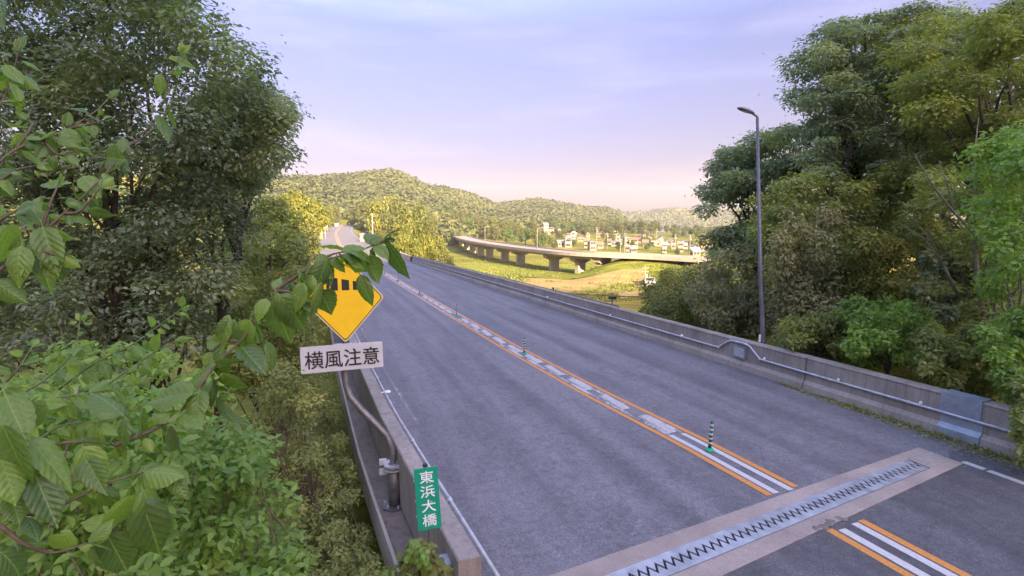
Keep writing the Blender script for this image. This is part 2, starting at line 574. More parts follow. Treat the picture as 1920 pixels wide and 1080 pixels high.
def ground_z(x, y):
    x, y = np.asarray(x, float), np.asarray(y, float)
    r = np.hypot(x, y)
    s = x * DS[0] + y * DS[1]
    n = x * DN[0] + y * DN[1]
    zf = -11.5 + 4.6 * sstep(270, 520, r) + .8 * fbm(x * .02, y * .02)
    left = -1.7 + .22 * np.clip(-n - 5, 0, 40)
    right = -.35 + .30 * np.clip(n - 17, 0, 9)
    sd_ = sstep(4, 14, n)
    near = left * (1 - sd_) + right * sd_
    t = sstep(7, 62, s) * (1 - sd_) + sstep(15, 52, s) * sd_
    z = near * (1 - t) + zf * t + .25 * fbm(x * .35, y * .35)
    # made ground that carries the road on from the viaduct
    dv = np.full(x.shape, 1e9)
    for vx, vy in ((40, 153), (46, 149), (54, 144), (64, 139), (80, 132), (100, 126)):
        dv = np.minimum(dv, np.hypot(x - vx, y - vy))
    z = np.maximum(z, -11.6 + 5.95 * (1 - sstep(6, 26, dv)))
    # wooded hills
    q = np.where(y > 1, 960 + 1000 * x / np.maximum(y, 1), np.where(x < 0, -900, 3000))
    q = np.clip(q, -900, 3000)
    crest_d = np.interp(q, HILL[:, 0], HILL[:, 2]); foot = np.interp(q, HILL[:, 0], HILL[:, 3])
    crest = 5 + (415 - np.interp(q, HILL[:, 0], HILL[:, 1])) / 1000 * crest_d
    u = np.clip((r - foot) / (crest_d - foot), 0, 1)
    up = u ** 1.15
    down = 1 - sstep(0, 450, r - crest_d)
    zh = zf + (crest - zf) * up * down
    zh = zh + 9 * fbm(q * .016, r * .006, 4) * np.clip(u * 3, 0, 1) * np.clip((1 - u) * 6, 0, 1)
    hasfront = (y > 1)
    z = np.where(hasfront & (r > foot), zh, z)
    # the bay and the headland across it
    wsea = sstep(610, 760, r) * sstep(1150, 1215, q) * hasfront
    z = z * (1 - wsea) + (-22) * wsea
    fq = np.interp(q, FAR[:, 0], FAR[:, 1])
    fz = 5 + (415 - fq) / 1000 * 1750
    hf = sstep(1480, 1750, r) * (1 - sstep(1750, 2300, r)) * (q > 900) * hasfront
    z = np.maximum(z, np.where(hf > 0, -22 + (fz + 22) * hf, -99))
    # rise behind the camera that keeps the bridge in morning shade
    rz = np.interp(x, _RX, _RZ) + 5 * fbm(x * .04, y * .0 + 3)
    back = sstep(60, 400, -y) * (1 - sstep(420, 700, -y))
    z = np.where(y < -20, z + (rz - z) * back, z)
    # keep the bridge deck clear, and cut or fill to the road beyond it
    deck = (s > -30) & (s < 96) & (n > -0.6) & (n < 15.3)
    z = np.where(deck, np.minimum(z, zroad(s) - .75), z)
    dmin = np.full(x.shape, 1e9); zr = np.zeros(x.shape)
    for p in PATH[8:56:2]:
        d = np.hypot(x - p[0], y - p[1])
        k = d < dmin
        dmin = np.where(k, d, dmin); zr = np.where(k, p[2], zr)
    wroad = 1 - sstep(8, 26, dmin)
    z = z * (1 - wroad) + (zr - .5) * wroad
    return z

az = np.concatenate([np.linspace(-62, 62, 300), np.linspace(62, 298, 90)[1:-1]]) * math.pi / 180
rr = np.concatenate([[0.0], np.geomspace(1.5, 7000, 210)])
GX = rr[:, None] * np.sin(az)[None, :]; GY = rr[:, None] * np.cos(az)[None, :]
GZ = ground_z(GX, GY)
na, nr_ = len(az), len(rr)
GV = np.stack([GX, GY, GZ], -1).reshape(-1, 3)
ii, jj = np.meshgrid(np.arange(nr_ - 1), np.arange(na), indexing='ij')
a_ = ii * na + jj; b_ = ii * na + (jj + 1) % na
GF = np.stack([a_, b_, b_ + na, a_ + na], -1).reshape(-1, 4)
def np_mesh(name, V, F, mat, parent=None, smooth=False, tint=None, uv=None):
    """fast mesh from arrays; F is (m, k)"""
    V = np.asarray(V, np.float32); F = np.asarray(F, np.int32)
    me = bpy.data.meshes.new(name)
    me.vertices.add(len(V)); me.vertices.foreach_set('co', V.ravel())
    k = F.shape[1]
    me.loops.add(F.size); me.loops.foreach_set('vertex_index', F.ravel())
    me.polygons.add(len(F)); me.polygons.foreach_set('loop_start', np.arange(0, F.size, k, dtype=np.int32))
    if smooth: me.polygons.foreach_set('use_smooth', np.ones(len(F), bool))
    if tint is not None:
        at_ = me.attributes.new('tint', 'FLOAT', 'POINT')
        at_.data.foreach_set('value', np.asarray(tint, np.float32))
    me.materials.append(mat)
    me.update(); me.validate()
    o = bpy.data.objects.new(name, me)
    return link(o, parent)
tag(np_mesh('ground', GV, GF, M['ground'], smooth=True), 'grassy valley floor and hillsides round the bridge', None, None, 'structure')

SEA_Z = -15.0
tag(mesh('sea', [(-200, 560, SEA_Z), (6000, 560, SEA_Z), (6000, 7000, SEA_Z), (-200, 7000, SEA_Z)], [(0, 1, 2, 3)], M['sea']), 'calm grey blue bay beyond the village', None, None, 'structure')

def field(name, pix, mat, z0, label):
    """a field on the valley floor, draped on the ground"""
    P = [at_z(px, py, -11.4)[:2] for px, py in pix]      # four corners
    V, F, m = [], [], 12
    for i in range(m + 1):
        for j in range(m + 1):
            u, v = i / m, j / m
            p = (1 - u) * (1 - v) * P[0] + u * (1 - v) * P[1] + u * v * P[2] + (1 - u) * v * P[3]
            V.append((p[0], p[1], float(ground_z(p[0], p[1])) + z0))
    for i in range(m):
        for j in range(m):
            a = i * (m + 1) + j
            F.append((a, a + m + 1, a + m + 2, a + 1))
    tag(mesh(name, V, F, mat, smooth=True), label, None, None, 'structure')
field('field', [(860, 512), (1290, 538), (1290, 500), (830, 492)], M['field_green'], .10, 'green field under the viaduct')
field('field', [(960, 545), (1200, 556), (1210, 532), (980, 522)], M['field_brown'], .16, 'ploughed brown field before the green one')
field('field', [(1000, 566), (1230, 640), (1215, 560), (960, 548)], M['field_gold'], .20, 'golden rough field nearest the bridge')
field('field', [(1230, 497), (1400, 503), (1400, 486), (1240, 484)], M['field_gold'], .22, 'golden field on the village side of the viaduct')
field('field', [(1100, 483), (1330, 487), (1330, 476), (1100, 474)], M['field_green'], .24, 'green strip of field in front of the village')

# ------------------------------------------------------------------ road on the bridge
ss_ = frange(-9, 96, 1.5)
V, F = [], []
NCOL = 10
for s in ss_:
    a = nL(s) - .02; b = NR + .05
    for k in range(NCOL + 1):
        V.append(R(s, a + (b - a) * k / NCOL))
for i in range(len(ss_) - 1):
    for k in range(NCOL):
        a = i * (NCOL + 1) + k
        F.append((a, a + 1, a + NCOL + 2, a + NCOL + 1))
road = tag(mesh('road', V, F, M['asphalt'], smooth=True), 'grey asphalt carriageway of the bridge', None, None, 'structure')
def slab(ss, na_, nb_, z, name, mat, parent, thick=.003):
    V, F = [], []
    for s in ss:
        a = na_(s) if callable(na_) else na_; b = nb_(s) if callable(nb_) else nb_
        V += [R(s, a, z), R(s, b, z)]
    for i in range(len(ss) - 1):
        F.append((2 * i, 2 * i + 1, 2 * i + 3, 2 * i + 2))
    return mesh(name, V, F, mat, parent)

# darker resurfaced asphalt on the near side of the joint, and the deck slab below
sj0 = lambda n: 4.86 + .175 * n          # near edge of the joint strip
sj1 = lambda n: 6.22 + .140 * n          # far edge
def near_patch():
    V, F = [], []
    ns = np.linspace(1.75, 14.0, 14)
    for n in ns:
        V += [R(-9, n, .006), R(sj0(n) if n < 12.8 else 7.6, n, .006)]
    for i in range(len(ns) - 1):
        F.append((2 * i, 2 * i + 2, 2 * i + 3, 2 * i + 1))
    return mesh('asphalt_patch', V, F, M['asphalt_dark'], road)
near_patch()
mb = MB()
Vd, Fd = extrude([(-.05, -.03), (-.05, -.7), (14.6, -.7), (14.6, -.03)], frange(7.5, 94, 6), lambda s: nL(s))
deck = mesh('deck_slab', Vd, Fd, M['concrete'], road)

# centre markings: orange, white, gap, white, orange
def marking(s0, s1, o0, o1, mat, name, z=.007):
    return slab(frange(s0, s1, .8), lambda s: nC(s) + o0, lambda s: nC(s) + o1, z, name, mat, road)
S_ = 8.05
marking(sj1(7.7) + .12, 30, -.44, -.30, M['orange'], 'orange_line')
marking(30, 94, -.44, -.30, M['orange_worn'], 'orange_line')
marking(sj1(8.5) + .1, 30, .30, .44, M['orange'], 'orange_line')
marking(30, 94, .30, .44, M['orange_worn'], 'orange_line')
marking(sj1(8) + .1, 10.6, -.25, -.11, M['white_paint'], 'white_line')
marking(sj1(8) + .1, 10.6, .11, .25, M['white_paint'], 'white_line')
marking(10.6, 94, -.25, -.13, M['white_worn'], 'white_line')
marking(10.6, 94, .13, .25, M['white_worn'], 'white_line')
for o0, o1, mt, nm in ((-.46, -.31, 'orange', 'orange_line'), (-.26, -.10, 'white_paint', 'white_line'), (.12, .27, 'white_paint', 'white_line'), (.31, .46, 'orange', 'orange_line')):
    marking(-8, sj0(nC(6) + o0) - (.15 if o0 > -.4 else .05), o0, o1, M[mt], nm, .011)
for a, b in ((6.75, 7.15), (4.9, 6.68), (2.6, 4.8), (-2, 2.4)):
    slab(frange(a, b, .5), 12.72, 12.88, .011, 'edge_line', M['white_paint'], road)
slab(frange(13.5, 29, 1.5), lambda s: nL(s) + .95 - .008 * s, lambda s: nL(s) + 1.03 - .008 * s, .006, 'faded_line', M['white_worn'], road)

# ------------------------------------------------------------------ expansion joint
def joint():
    root = empty('expansion_joint', R(6.8, 7), 'toothed steel expansion joint with beige concrete edges across the road', 'expansion joint')
    n0, n1 = 1.72, 12.68
    def strip(name, f0, f1, z, mat, na_=n0, nb_=n1, k=18):
        V, F = [], []
        for n in np.linspace(na_, nb_, k):
            V += [R(f0(n), n, .004), R(f0(n), n, z), R(f1(n), n, z), R(f1(n), n, .004)]
        for i in range(k - 1):
            b = 4 * i
            F += [(b, b + 4, b + 5, b + 1), (b + 1, b + 5, b + 6, b + 2), (b + 2, b + 6, b + 7, b + 3)]
        F += [(0, 1, 2, 3), tuple(4 * (k - 1) + j for j in (3, 2, 1, 0))]
        return adopt(mesh(name, V, F, mat), root)
    mid = lambda n: (sj0(n) + sj1(n)) / 2 + .0
    hw = .23
    strip('concrete_header', sj0, lambda n: mid(n) - hw, .016, M['header'])
    strip('concrete_header', lambda n: mid(n) + hw, sj1, .016, M['header'])
    # worn patches on the header ends
    strip('gap_floor', lambda n: mid(n) - hw + .005, lambda n: mid(n) + hw - .005, .008, M['gap'], n0, 11.8)
    strip('concrete_header', lambda n: mid(n) - hw + .004, lambda n: mid(n) + hw - .004, .015, M['concrete'], 11.81, n1, 4)
    pitch, d = .165, .125
    nt_ = int((11.75 - n0 - .1) / pitch)
    for side in (-1, 1):
        V, F = [], []
        zt, zb = .024, .006
        for i in range(nt_ + 1):
            na_ = n0 + .05 + i * pitch
            for (nn, dd) in ((na_, (-d if side < 0 else -d + .085)), (na_ + pitch / 2, (d - .085 if side < 0 else d))):
                V += [R(mid(nn) + side * hw, nn, zt), R(mid(nn) + dd, nn, zt), R(mid(nn) + dd, nn, zb)]
        m = len(V) // 3
        for i in range(m - 1):
            b = 3 * i
            F += [(b, b + 3, b + 4, b + 1), (b + 1, b + 4, b + 5, b + 2)]
        adopt(mesh('finger_plate', V, F, M['steel']), root)
    # broken concrete at the joint beside the centre line
    rg = random.Random(5)
    for i in range(7):
        n = 7.5 + rg.random() * .8
        s = sj0(n) + rg.uniform(-.02, .10)
        V = [R(s + rg.uniform(.03, .09) * math.sin(a), n + rg.uniform(.04, .12) * math.cos(a), .012 + rg.random() * .012) for a in np.linspace(0, 2 * math.pi, 7, endpoint=False)]
        V.append(R(s, n, .035)); 
        adopt(mesh('broken_edge', V, [(j, (j + 1) % 7, 7) for j in range(7)], M['concrete_dark']), root)
joint()

# ------------------------------------------------------------------ separator blocks and delineator posts on the centre line
def block_mesh():
    L, W, H = .62, .15, .045
    V = [(-L, -W, 0), (L, -W, 0), (L, W, 0), (-L, W, 0), (-L + .06, -W + .04, H), (L - .06, -W + .04, H), (L - .06, W - .04, H), (-L + .06, W - .04, H)]
    V += [(-L + .22, -W + .04, H), (-L + .22, W - .04, H), (L - .22, -W + .04, H), (L - .22, W - .04, H)]
    F = [(0, 1, 5, 10, 8, 4), (1, 2, 6, 5), (2, 3, 7, 9, 11, 6), (3, 0, 4, 7), (4, 8, 9, 7), (8, 10, 11, 9), (10, 5, 6, 11)]
    me = bpy.data.meshes.new('separator_block'); me.from_pydata(V, [], F); me.materials.append(M['block']); me.update()
    return me
bm_ = block_mesh()
POSTS = [9.5, 20.1, 31.2, 43.5, 56, 68]
rg = random.Random(3)
s, i = 11.35, 0
while s < 86:
    if min(abs(s - p) for p in POSTS) > .75:
        i += 1
        o = link(bpy.data.objects.new('separator_block', bm_))
        o.location = R(s, nC(s) + rg.uniform(-.02, .02), .008)
        o.rotation_euler = (0, -.022, math.pi / 2 - AZ - .0 + rg.uniform(-.02, .02))
        o.rotation_euler.z = math.atan2(R(s + 1, nC(s + 1))[1] - R(s, nC(s))[1], R(s + 1, nC(s + 1))[0] - R(s, nC(s))[0]) + rg.uniform(-.015, .015)
        tag(o, 'low grey white separator block on the centre line, %s counted from the toothed joint' % ordinal(i), 'separator block', 'separator blocks along the centre line')
    s += 1.95 + rg.uniform(-.08, .08)

def delineator(s, i, n_all):
    b = R(s, nC(s) + .02, .008)
    root = empty('delineator_post', b, 'banded green delineator post on the centre line, %s from the toothed joint' % ordinal(i), 'delineator post', 'delineator posts on the centre line')
    m = MB().lathe((0, 0, 0), [(.10, 0), (.10, .02), (.085, .045), (.05, .06), (.045, .075)], 16); m.build('base', M['base_green'], root, True)
    lean = .03
    p = MB(); p.tube([(0, 0, .06), (lean * .5, 0, .38), (lean, 0, .70)], [.040, .038, .036], 12); p.build('post', M['post_green'], root, True)
    for k in range(5):
        z0 = .17 + k * .105
        q = MB(); q.tube([(lean * z / .7, 0, z + (.0)) for z in (z0, z0 + .045)], .0425, 12); q.build('reflective_band', M['plate_white'], root, True)
for i, s in enumerate(POSTS): delineator(s, i + 1, len(POSTS))

# ------------------------------------------------------------------ right parapet
PROF_R = [(0, -.02), (.015, .20), (.10, .31), (.13, .95), (.11, 1.0), (.14, 1.04), (.44, 1.04), (.46, 1.0), (.46, -.8), (0, -.8)]
rp = empty('concrete_parapet', R(10, NR), 'stained concrete parapet with a steel conduit on the right side of the bridge', 'parapet')
joints = [6.7, 7.9] + [12.4 + 10.1 * k for k in range(0, 9)]
for k in range(len(joints) - 1):
    a, b = joints[k] + .02, joints[k + 1] - .02
    V, F = extrude(PROF_R, frange(a, b, 2.0), lambda s: NR)
    kk = len(PROF_R); nseg = (len(V) // kk - 1)
    mi = []
    for i in range(nseg): mi += [1 if j in (0, 1) else 0 for j in range(kk)]
    mi += [0, 0]
    adopt(mesh('panel', V, F, None, mats=[M['concrete'], M['concrete_toe']], midx=mi), rp)
# black joint filler set back in each gap
for k in range(1, len(joints) - 1):
    V, F = extrude([(.10, 0), (.19, .35), (.19, .97), (.40, .97), (.40, 0)], [joints[k] - .02, joints[k] + .02], lambda s: NR)
    adopt(mesh('joint_filler', V, F, M['gap']), rp)
# steel cover plates over the bridge joint
for (s0, s1, prof, nm) in ((7.55, 8.45, [(-.03, .03), (-.015, .215), (.08, .325), (.105, .55), (.13, .55), (.11, .31), (.02, .20), (0, .03)], 'cover_plate'),
                           (7.62, 8.50, [(.095, .60), (.10, 1.06), (.46, 1.07), (.46, 1.05), (.12, 1.04), (.115, .60)], 'cover_plate')):
    V, F = extrude(prof, [s0, s1], lambda s: NR)
    adopt(mesh(nm, V, F, M['plate']), rp)
for (s, z) in ((7.7, .75), (7.7, .95), (8.35, .75), (8.35, .95), (7.7, .45), (8.3, .45)):
    c = R(s, NR + .088, z)
    m = MB(); m.tube([(c[0], c[1], c[2]), tuple(np.array(c) - np.array([DN[0], DN[1], 0]) * .012)], .014, 8)
    m.build('bolt', M['galv'], rp, world=True)
# conduit: runs along the face, climbs over a small box at one place
def rn(s, z, off=.045): return R(s, NR - off + (.12 if z > .3 else 0), z)
cz = .56
pts = [R(s, NR + .07, cz) for s in frange(6.55, 14.1, 1.5)] + [R(14.25, NR + .065, cz + .02), R(14.75, NR + .07, .93), R(14.9, NR + .07, .96), R(15.6, NR + .07, .96), R(15.75, NR + .07, .93), R(16.3, NR + .065, cz + .02)] + [R(s, NR + .07, cz) for s in frange(16.45, 92, 2)]
m = MB(); m.tube(pts, .036, 8); m.build('conduit', M['pipe'], rp, True, world=True)
for s in [7.0, 9.2, 11.6, 14.2, 16.3] + [19 + 3.2 * k for k in range(20)]:
    c = np.array(R(s, NR + .065, cz))
    m = MB(); m.tube([c - np.array([DS[0], DS[1], 0]) * .045, c + np.array([DS[0], DS[1], 0]) * .045], .047, 10); m.build('coupling', M['pale_pipe'], rp, True, world=True)
m = MB()
c = np.array(R(15.2, NR + .075, .62)); m.box(c, np.array([DS[0], DS[1], 0]) * .30, np.array([DN[0], DN[1], 0]) * .05, (0, 0, .22)); m.build('junction_box', M['plate'], rp, world=True)
m = MB(); m.box(np.array(R(15.2, NR + .022, .62)), np.array([DS[0], DS[1], 0]) * .24, np.array([DN[0], DN[1], 0]) * .004, (0, 0, .16)); m.build('box_lid', M['galv'], rp, world=True)
for s in (8.9, 11.2, 14.0, 18.5, 24.5, 33, 43, 55):
    c = np.array(R(s, NR + .02, .64))
    m = MB(); m.tube([c, c - np.array([DS[0], DS[1], 0]) * .02], [.05, .05], 12); m.tube([c, np.array(R(s, NR + .10, .64))], .01, 6)
    m.build('reflector', M['white'], rp, world=True)
# top rail carried above the far length of the parapet
pts = [R(s, NR + .20, 1.16) for s in frange(24, 92, 2)]
m = MB(); m.tube(pts, .035, 8); m.build('top_rail', M['pole_dark'], rp, True, world=True)
for s in frange(24, 92, 4):
    m = MB(); m.tube([R(s, NR + .20, 1.03), R(s, NR + .20, 1.15)], .022, 6); m.build('rail_post', M['pole_dark'], rp, world=True)

# ------------------------------------------------------------------ left parapet with ledge and pale pipe
lp = empty('concrete_parapet', R(10, nL(10)), 'low brown concrete parapet with a pale pipe on the left, beside the green name sign', 'parapet')
PROF_L = [(0, -.02), (0, .93), (-.02, .95), (-.28, .95), (-.30, .93), (-.30, -.16)]
jl = [6.02, 11.9, 22, 32, 42, 52, 62, 72, 82, 92]
for k in range(len(jl) - 1):
    V, F = extrude(PROF_L, frange(jl[k] + (.012 if k else 0), jl[k + 1] - .012, 1.5), nL)
    F = [f[::-1] for f in F]
    adopt(mesh('panel', V, F, M['concrete']), lp)
V, F = extrude([(.01, -.02), (.01, .55), (-.29, .55), (-.29, -.3)], [3.6, 4.6, 5.72], nL); adopt(mesh('panel', V, [f[::-1] for f in F], M['concrete_light']), lp)
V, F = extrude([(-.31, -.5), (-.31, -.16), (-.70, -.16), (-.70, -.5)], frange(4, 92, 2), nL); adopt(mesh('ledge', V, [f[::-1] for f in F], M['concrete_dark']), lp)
V, F = extrude([(-.705, -.7), (-.705, -.10), (-.76, -.10), (-.76, -.7)], frange(6.5, 92, 2), nL); adopt(mesh('ledge_kerb', V, [f[::-1] for f in F], M['concrete_light']), lp)
m = MB(); m.tube([R(s, nL(s) + .045, .955) for s in frange(4.2, 92, 1.2)], .027, 8); m.build('pipe_rail', M['pale_pipe'], lp, True, world=True)
for s in [5.2, 7.55, 10.1, 12.6] + [15 + 2.6 * k for k in range(28)]:
    c = np.array(R(s, nL(s) + .045, .955)); d = np.array([DS[0], DS[1], 0]) * .05
    m = MB(); m.tube([c - d, c + d], .040, 10); m.tube([c, np.array(R(s, nL(s) - .02, .93))], .014, 6); m.build('pipe_clamp', M['galv'], lp, True, world=True)
c = on_road(727, 735, 1.0)[0]
m = MB(); m.tube([c, c + np.array([0, 0, .03])], [.075, .065], 16); m.tube([c + [0, 0, .01], c + np.array([-.16, -.05, 0])], .012, 6)
m.build('reflector', M['white'], lp, world=True)

# ------------------------------------------------------------------ lamp post behind the right parapet
def lamp_post():
    p, s, n = on_road(1416, 648, 1.0)
    b = np.array(R(s + .1, NR + .62, -.8))
    root = empty('lamp_post', b, 'tall grey street lamp with a single curved head behind the right parapet', 'street lamp')
    depth = (np.array(b) - CAM) @ FW
    top = at(1420, 222, depth)
    L = lambda P: np.array(P) - b
    m = MB(); m.tube([(0, 0, 0), (0, 0, .9), (0, 0, 1.0), L(b * .6 + top * .4), L(top)], [.11, .11, .092, .072, .05], 12); m.build('pole', M['pole_grey'], root, True)
    m = MB(); m.lathe((0, 0, .86), [(.15, 0), (.15, .06), (.12, .10)], 14); m.build('collar', M['galv'], root, True)
    # arm and head point out over the road
    h0 = L(top); h1 = L(at(1409, 211, depth)); h2 = L(at(1394, 206, depth))
    m = MB(); m.tube([h0 - [0, 0, .1], h0 + [0, 0, .05], h1], [.05, .045, .04], 8); m.build('arm', M['pole_grey'], root, True)
    d = h2 - h1; d /= np.linalg.norm(d)
    side = np.cross(d, [0, 0, 1.0]); side /= np.linalg.norm(side); upv = np.cross(side, d)
    V, F, k = [], [], 12
    rings = [(-.10, .05, .04), (0, .10, .07), (.16, .15, .09), (.36, .14, .075), (.50, .08, .04), (.54, .02, .01)]
    for t, w, hgt in rings:
        for j in range(k):
            a = 2 * math.pi * j / k
            V.append(h1 + d * t + side * w * math.cos(a) + upv * hgt * max(math.sin(a), -.45))
    for i in range(len(rings) - 1):
        for j in range(k):
            F.append((i * k + j, i * k + (j + 1) % k, (i + 1) * k + (j + 1) % k, (i + 1) * k + j))
    mesh('lamp_head', V, F, M['pole_grey'], root, True)
    V = [h1 + d * t + side * w * sg - upv * (.045) for t, w in ((.05, .07), (.2, .11), (.38, .09)) for sg in (-1, 1)]
    mesh('lamp_glass', V, [(0, 1, 3, 2), (2, 3, 5, 4)], M['glass'], root)
    m = MB(); c = L(b * .80 + top * .20); m.box(c + np.array([-.09, -.05, 0]), (.03, 0, 0), (0, .03, 0), (0, 0, .13)); m.build('number_plate', M['white'], root)
lamp_post()

# ------------------------------------------------------------------ warning sign on its cranked pole
def text_mesh(name, body, mat, parent, bold=.012):
    c = bpy.data.curves.new(name, 'FONT'); c.body = body; c.size = 1.0
    c.align_x = 'CENTER'; c.align_y = 'CENTER'; c.extrude = .004; c.offset = 0.0
    o = bpy.data.objects.new(name, c); COL.objects.link(o)
    bpy.context.view_layer.update()
    me = bpy.data.meshes.new_from_object(o.evaluated_get(bpy.context.evaluated_depsgraph_get()))
    bpy.data.objects.remove(o); bpy.data.curves.remove(c)
    xs = np.array([v.co[:] for v in me.vertices])
    mid = (xs.min(0) + xs.max(0)) / 2; size = xs.max(0) - xs.min(0)
    for v in me.vertices:
        v.co = ((v.co.x - mid[0]) / size[0], (v.co.y - mid[1]) / size[1], v.co.z)
    # heavier strokes: shifted copies, each a little prouder than the last
    base = [tuple(v.co) for v in me.vertices]; polys = [tuple(p.vertices) for p in me.polygons]
    V, F = [], []
    for k, (dx, dy) in enumerate(((-1, -1), (1, -1), (1, 1), (-1, 1))):
        b = len(V)
        V += [(x + dx * bold * .5 / (size[0] / size[1]), y + dy * bold * .5, z + k * .0004) for x, y, z in base]
        F += [tuple(i + b for i in f) for f in polys]
    bpy.data.meshes.remove(me)
    me = bpy.data.meshes.new(name); me.from_pydata(V, [], F)
    me.materials.append(mat)
    return me

def panel_xf(depth, origin, face_az=AZ, tilt=0.0, roll=0.0):
    """matrix whose local X is right, Y up, Z towards oncoming drivers"""
    x = Vector((math.cos(face_az), -math.sin(face_az), 0)); y = Vector((0, 0, 1)); z = x.cross(y)
    m = Matrix((x, y, z)).transposed().to_4x4()
    m = Matrix.Translation(Vector(tuple(map(float, origin)))) @ m @ Matrix.Rotation(tilt, 4, 'X') @ Matrix.Rotation(roll, 4, 'Z')
    return m

def rounded(pts, rad, k=4):
    out = []
    n = len(pts)
    for i in range(n):
        p = np.array(pts[i]); a = np.array(pts[i - 1]) - p; b = np.array(pts[(i + 1) % n]) - p
        a = a / np.linalg.norm(a); b = b / np.linalg.norm(b)
        p0, p1 = p + a * rad, p + b * rad
        for t in np.linspace(0, 1, k + 1):
            out.append((1 - t) ** 2 * p0 + 2 * t * (1 - t) * p + t * t * p1)
    return out

def prism2d(pts, z0, z1, name, mat, root, xf):
    n = len(pts)
    V = [(p[0], p[1], z0) for p in pts] + [(p[0], p[1], z1) for p in pts]
    F = [tuple(range(n))[::-1], tuple(range(n, 2 * n))] + [(i, (i + 1) % n, n + (i + 1) % n, n + i) for i in range(n)]
    V = [tuple(xf @ Vector(v)) for v in V]
    return adopt(mesh(name, V, F, mat), root)

def warning_sign():
    base, s, n = on_road(741, 948, -.15)
    base = np.array(base)
    depth = (base - CAM) @ FW
    root = empty('warning_sign', base, 'yellow diamond crosswind warning sign over a white lettered plate on a cranked pole', 'road sign')
    P = lambda x, y: at(x, y, depth)
    # pole
    pts = [base, P(738, 900), P(737, 866), P(735, 842), P(726, 818), P(708, 798), P(676, 766), P(657, 744), P(649, 722), P(647, 690), P(647, 640), P(648, 490)]
    pts[0] = base
    m = MB(); m.tube(pts[1:], [.062] * (len(pts) - 1), 12); m.build('pole', M['pole_dark'], root, True, world=True)
    m = MB(); m.tube([base, P(739, 868)], .115, 14); m.build('sleeve', M['pole_dark'], root, True, world=True)
    up = np.array([0, 0, 1.0])
    m = MB(); m.tube([base, base + up * .035], .25, 8); m.build('base_flange', M['pole_dark'], root, world=True)
    for a in range(6):
        c = base + np.array([math.cos(a * 1.047), math.sin(a * 1.047), 0]) * .19 + up * .035
        m = MB(); m.tube([c, c + up * .05], .022, 6); m.build('bolt', M['galv'], root, world=True)
    top = P(738, 872)
    m = MB(); m.tube([top, top + up * .04], .20, 8); m.tube([top - up * .07, top - up * .035], .20, 8); m.build('clamp_flange', M['galv'], root, world=True)
    dx = np.array([DN[0], DN[1], 0])
    for k in (0, 1):
        c = P(718, 866 + 18 * k)
        m = MB(); m.box(c, dx * .07, np.array([DS[0], DS[1], 0]) * .03, up * .055); m.build('clamp', M['pale_pipe'], root, world=True)
    # white plate
    pz = depth - .16
    o = at(642.5, 670, pz)
    xf = panel_xf(pz, o, AZ + .02, -.08, .010)
    W, H = .70 * pz / 9.5, .235 * pz / 9.5
    prism2d(rounded([(-W, -H), (W, -H), (W, H), (-W, H)], .03), -.012, 0, 'plate', M['plate_white'], root, xf)
    me = text_mesh('lettering', '横風注意', M['ink'], None, .016)
    to = bpy.data.objects.new('lettering', me); COL.objects.link(to)
    me.transform(xf @ Matrix.Translation((0, -.01, .005)) @ Matrix.Diagonal((W * 2 * .90, H * 2 * .66, 1, 1))); adopt(to, root)
    for k in (-1, 1):
        c = Vector(tuple(xf @ Vector((.02, k * H * .9, -.08))))
        m = MB(); m.box(np.array(c), dx * .16, np.array([DS[0], DS[1], 0]) * .06, up * .02); m.build('bracket', M['galv'], root, world=True)
    # diamond
    o = at(645, 560, pz)
    xf = panel_xf(pz, o, AZ + .02, -.04, .0)
    D = .80 * pz / 9.5
    prism2d(rounded([(0, -D), (D * .88, .0), (0, D), (-D * .88, 0)], .07), -.02, 0, 'sign_board', M['sign_rim'], root, xf)
    prism2d(rounded([(0, -D * .955), (D * .84, 0), (0, D * .955), (-D * .84, 0)], .07), .002, .006, 'border', M['ink'], root, xf)
    prism2d(rounded([(0, -D * .93), (D * .815, 0), (0, D * .93), (-D * .815, 0)], .065), .008, .012, 'sign_face', M['sign_yellow'], root, xf)
    # windsock figure: pole at the left, striped sock blowing to the right over a low bank
    sym = lambda pts, nm='windsock_figure', mt='ink', z=.014: prism2d([(x * D, y * D) for x, y in pts], z, z + .003, nm, M[mt], root, xf)
    sym([(-.36, -.02), (-.30, -.02), (-.30, .46), (-.36, .46)])
    for a, b in ((0, .16), (.24, .40), (.48, .62)):
        x0, x1 = -.28 + a, -.28 + b
        h = lambda x: .15 - .10 * (x + .28)
        y = lambda x: .34 - .10 * (x + .28)
        sym([(x0, y(x0) - h(x0)), (x1, y(x1) - h(x1)), (x1, y(x1) + h(x1)), (x0, y(x0) + h(x0))])
    sym([(-.5, -.01), (.5, -.01), (.44, -.07), (-.44, -.07)]) if False else None
    m = MB()
    c = Vector(tuple(xf @ Vector((0, D * .2, -.06)))); m.box(np.array(c), dx * .2, np.array([DS[0], DS[1], 0]) * .045, up * .025); m.build('bracket', M['galv'], root, world=True)
warning_sign()

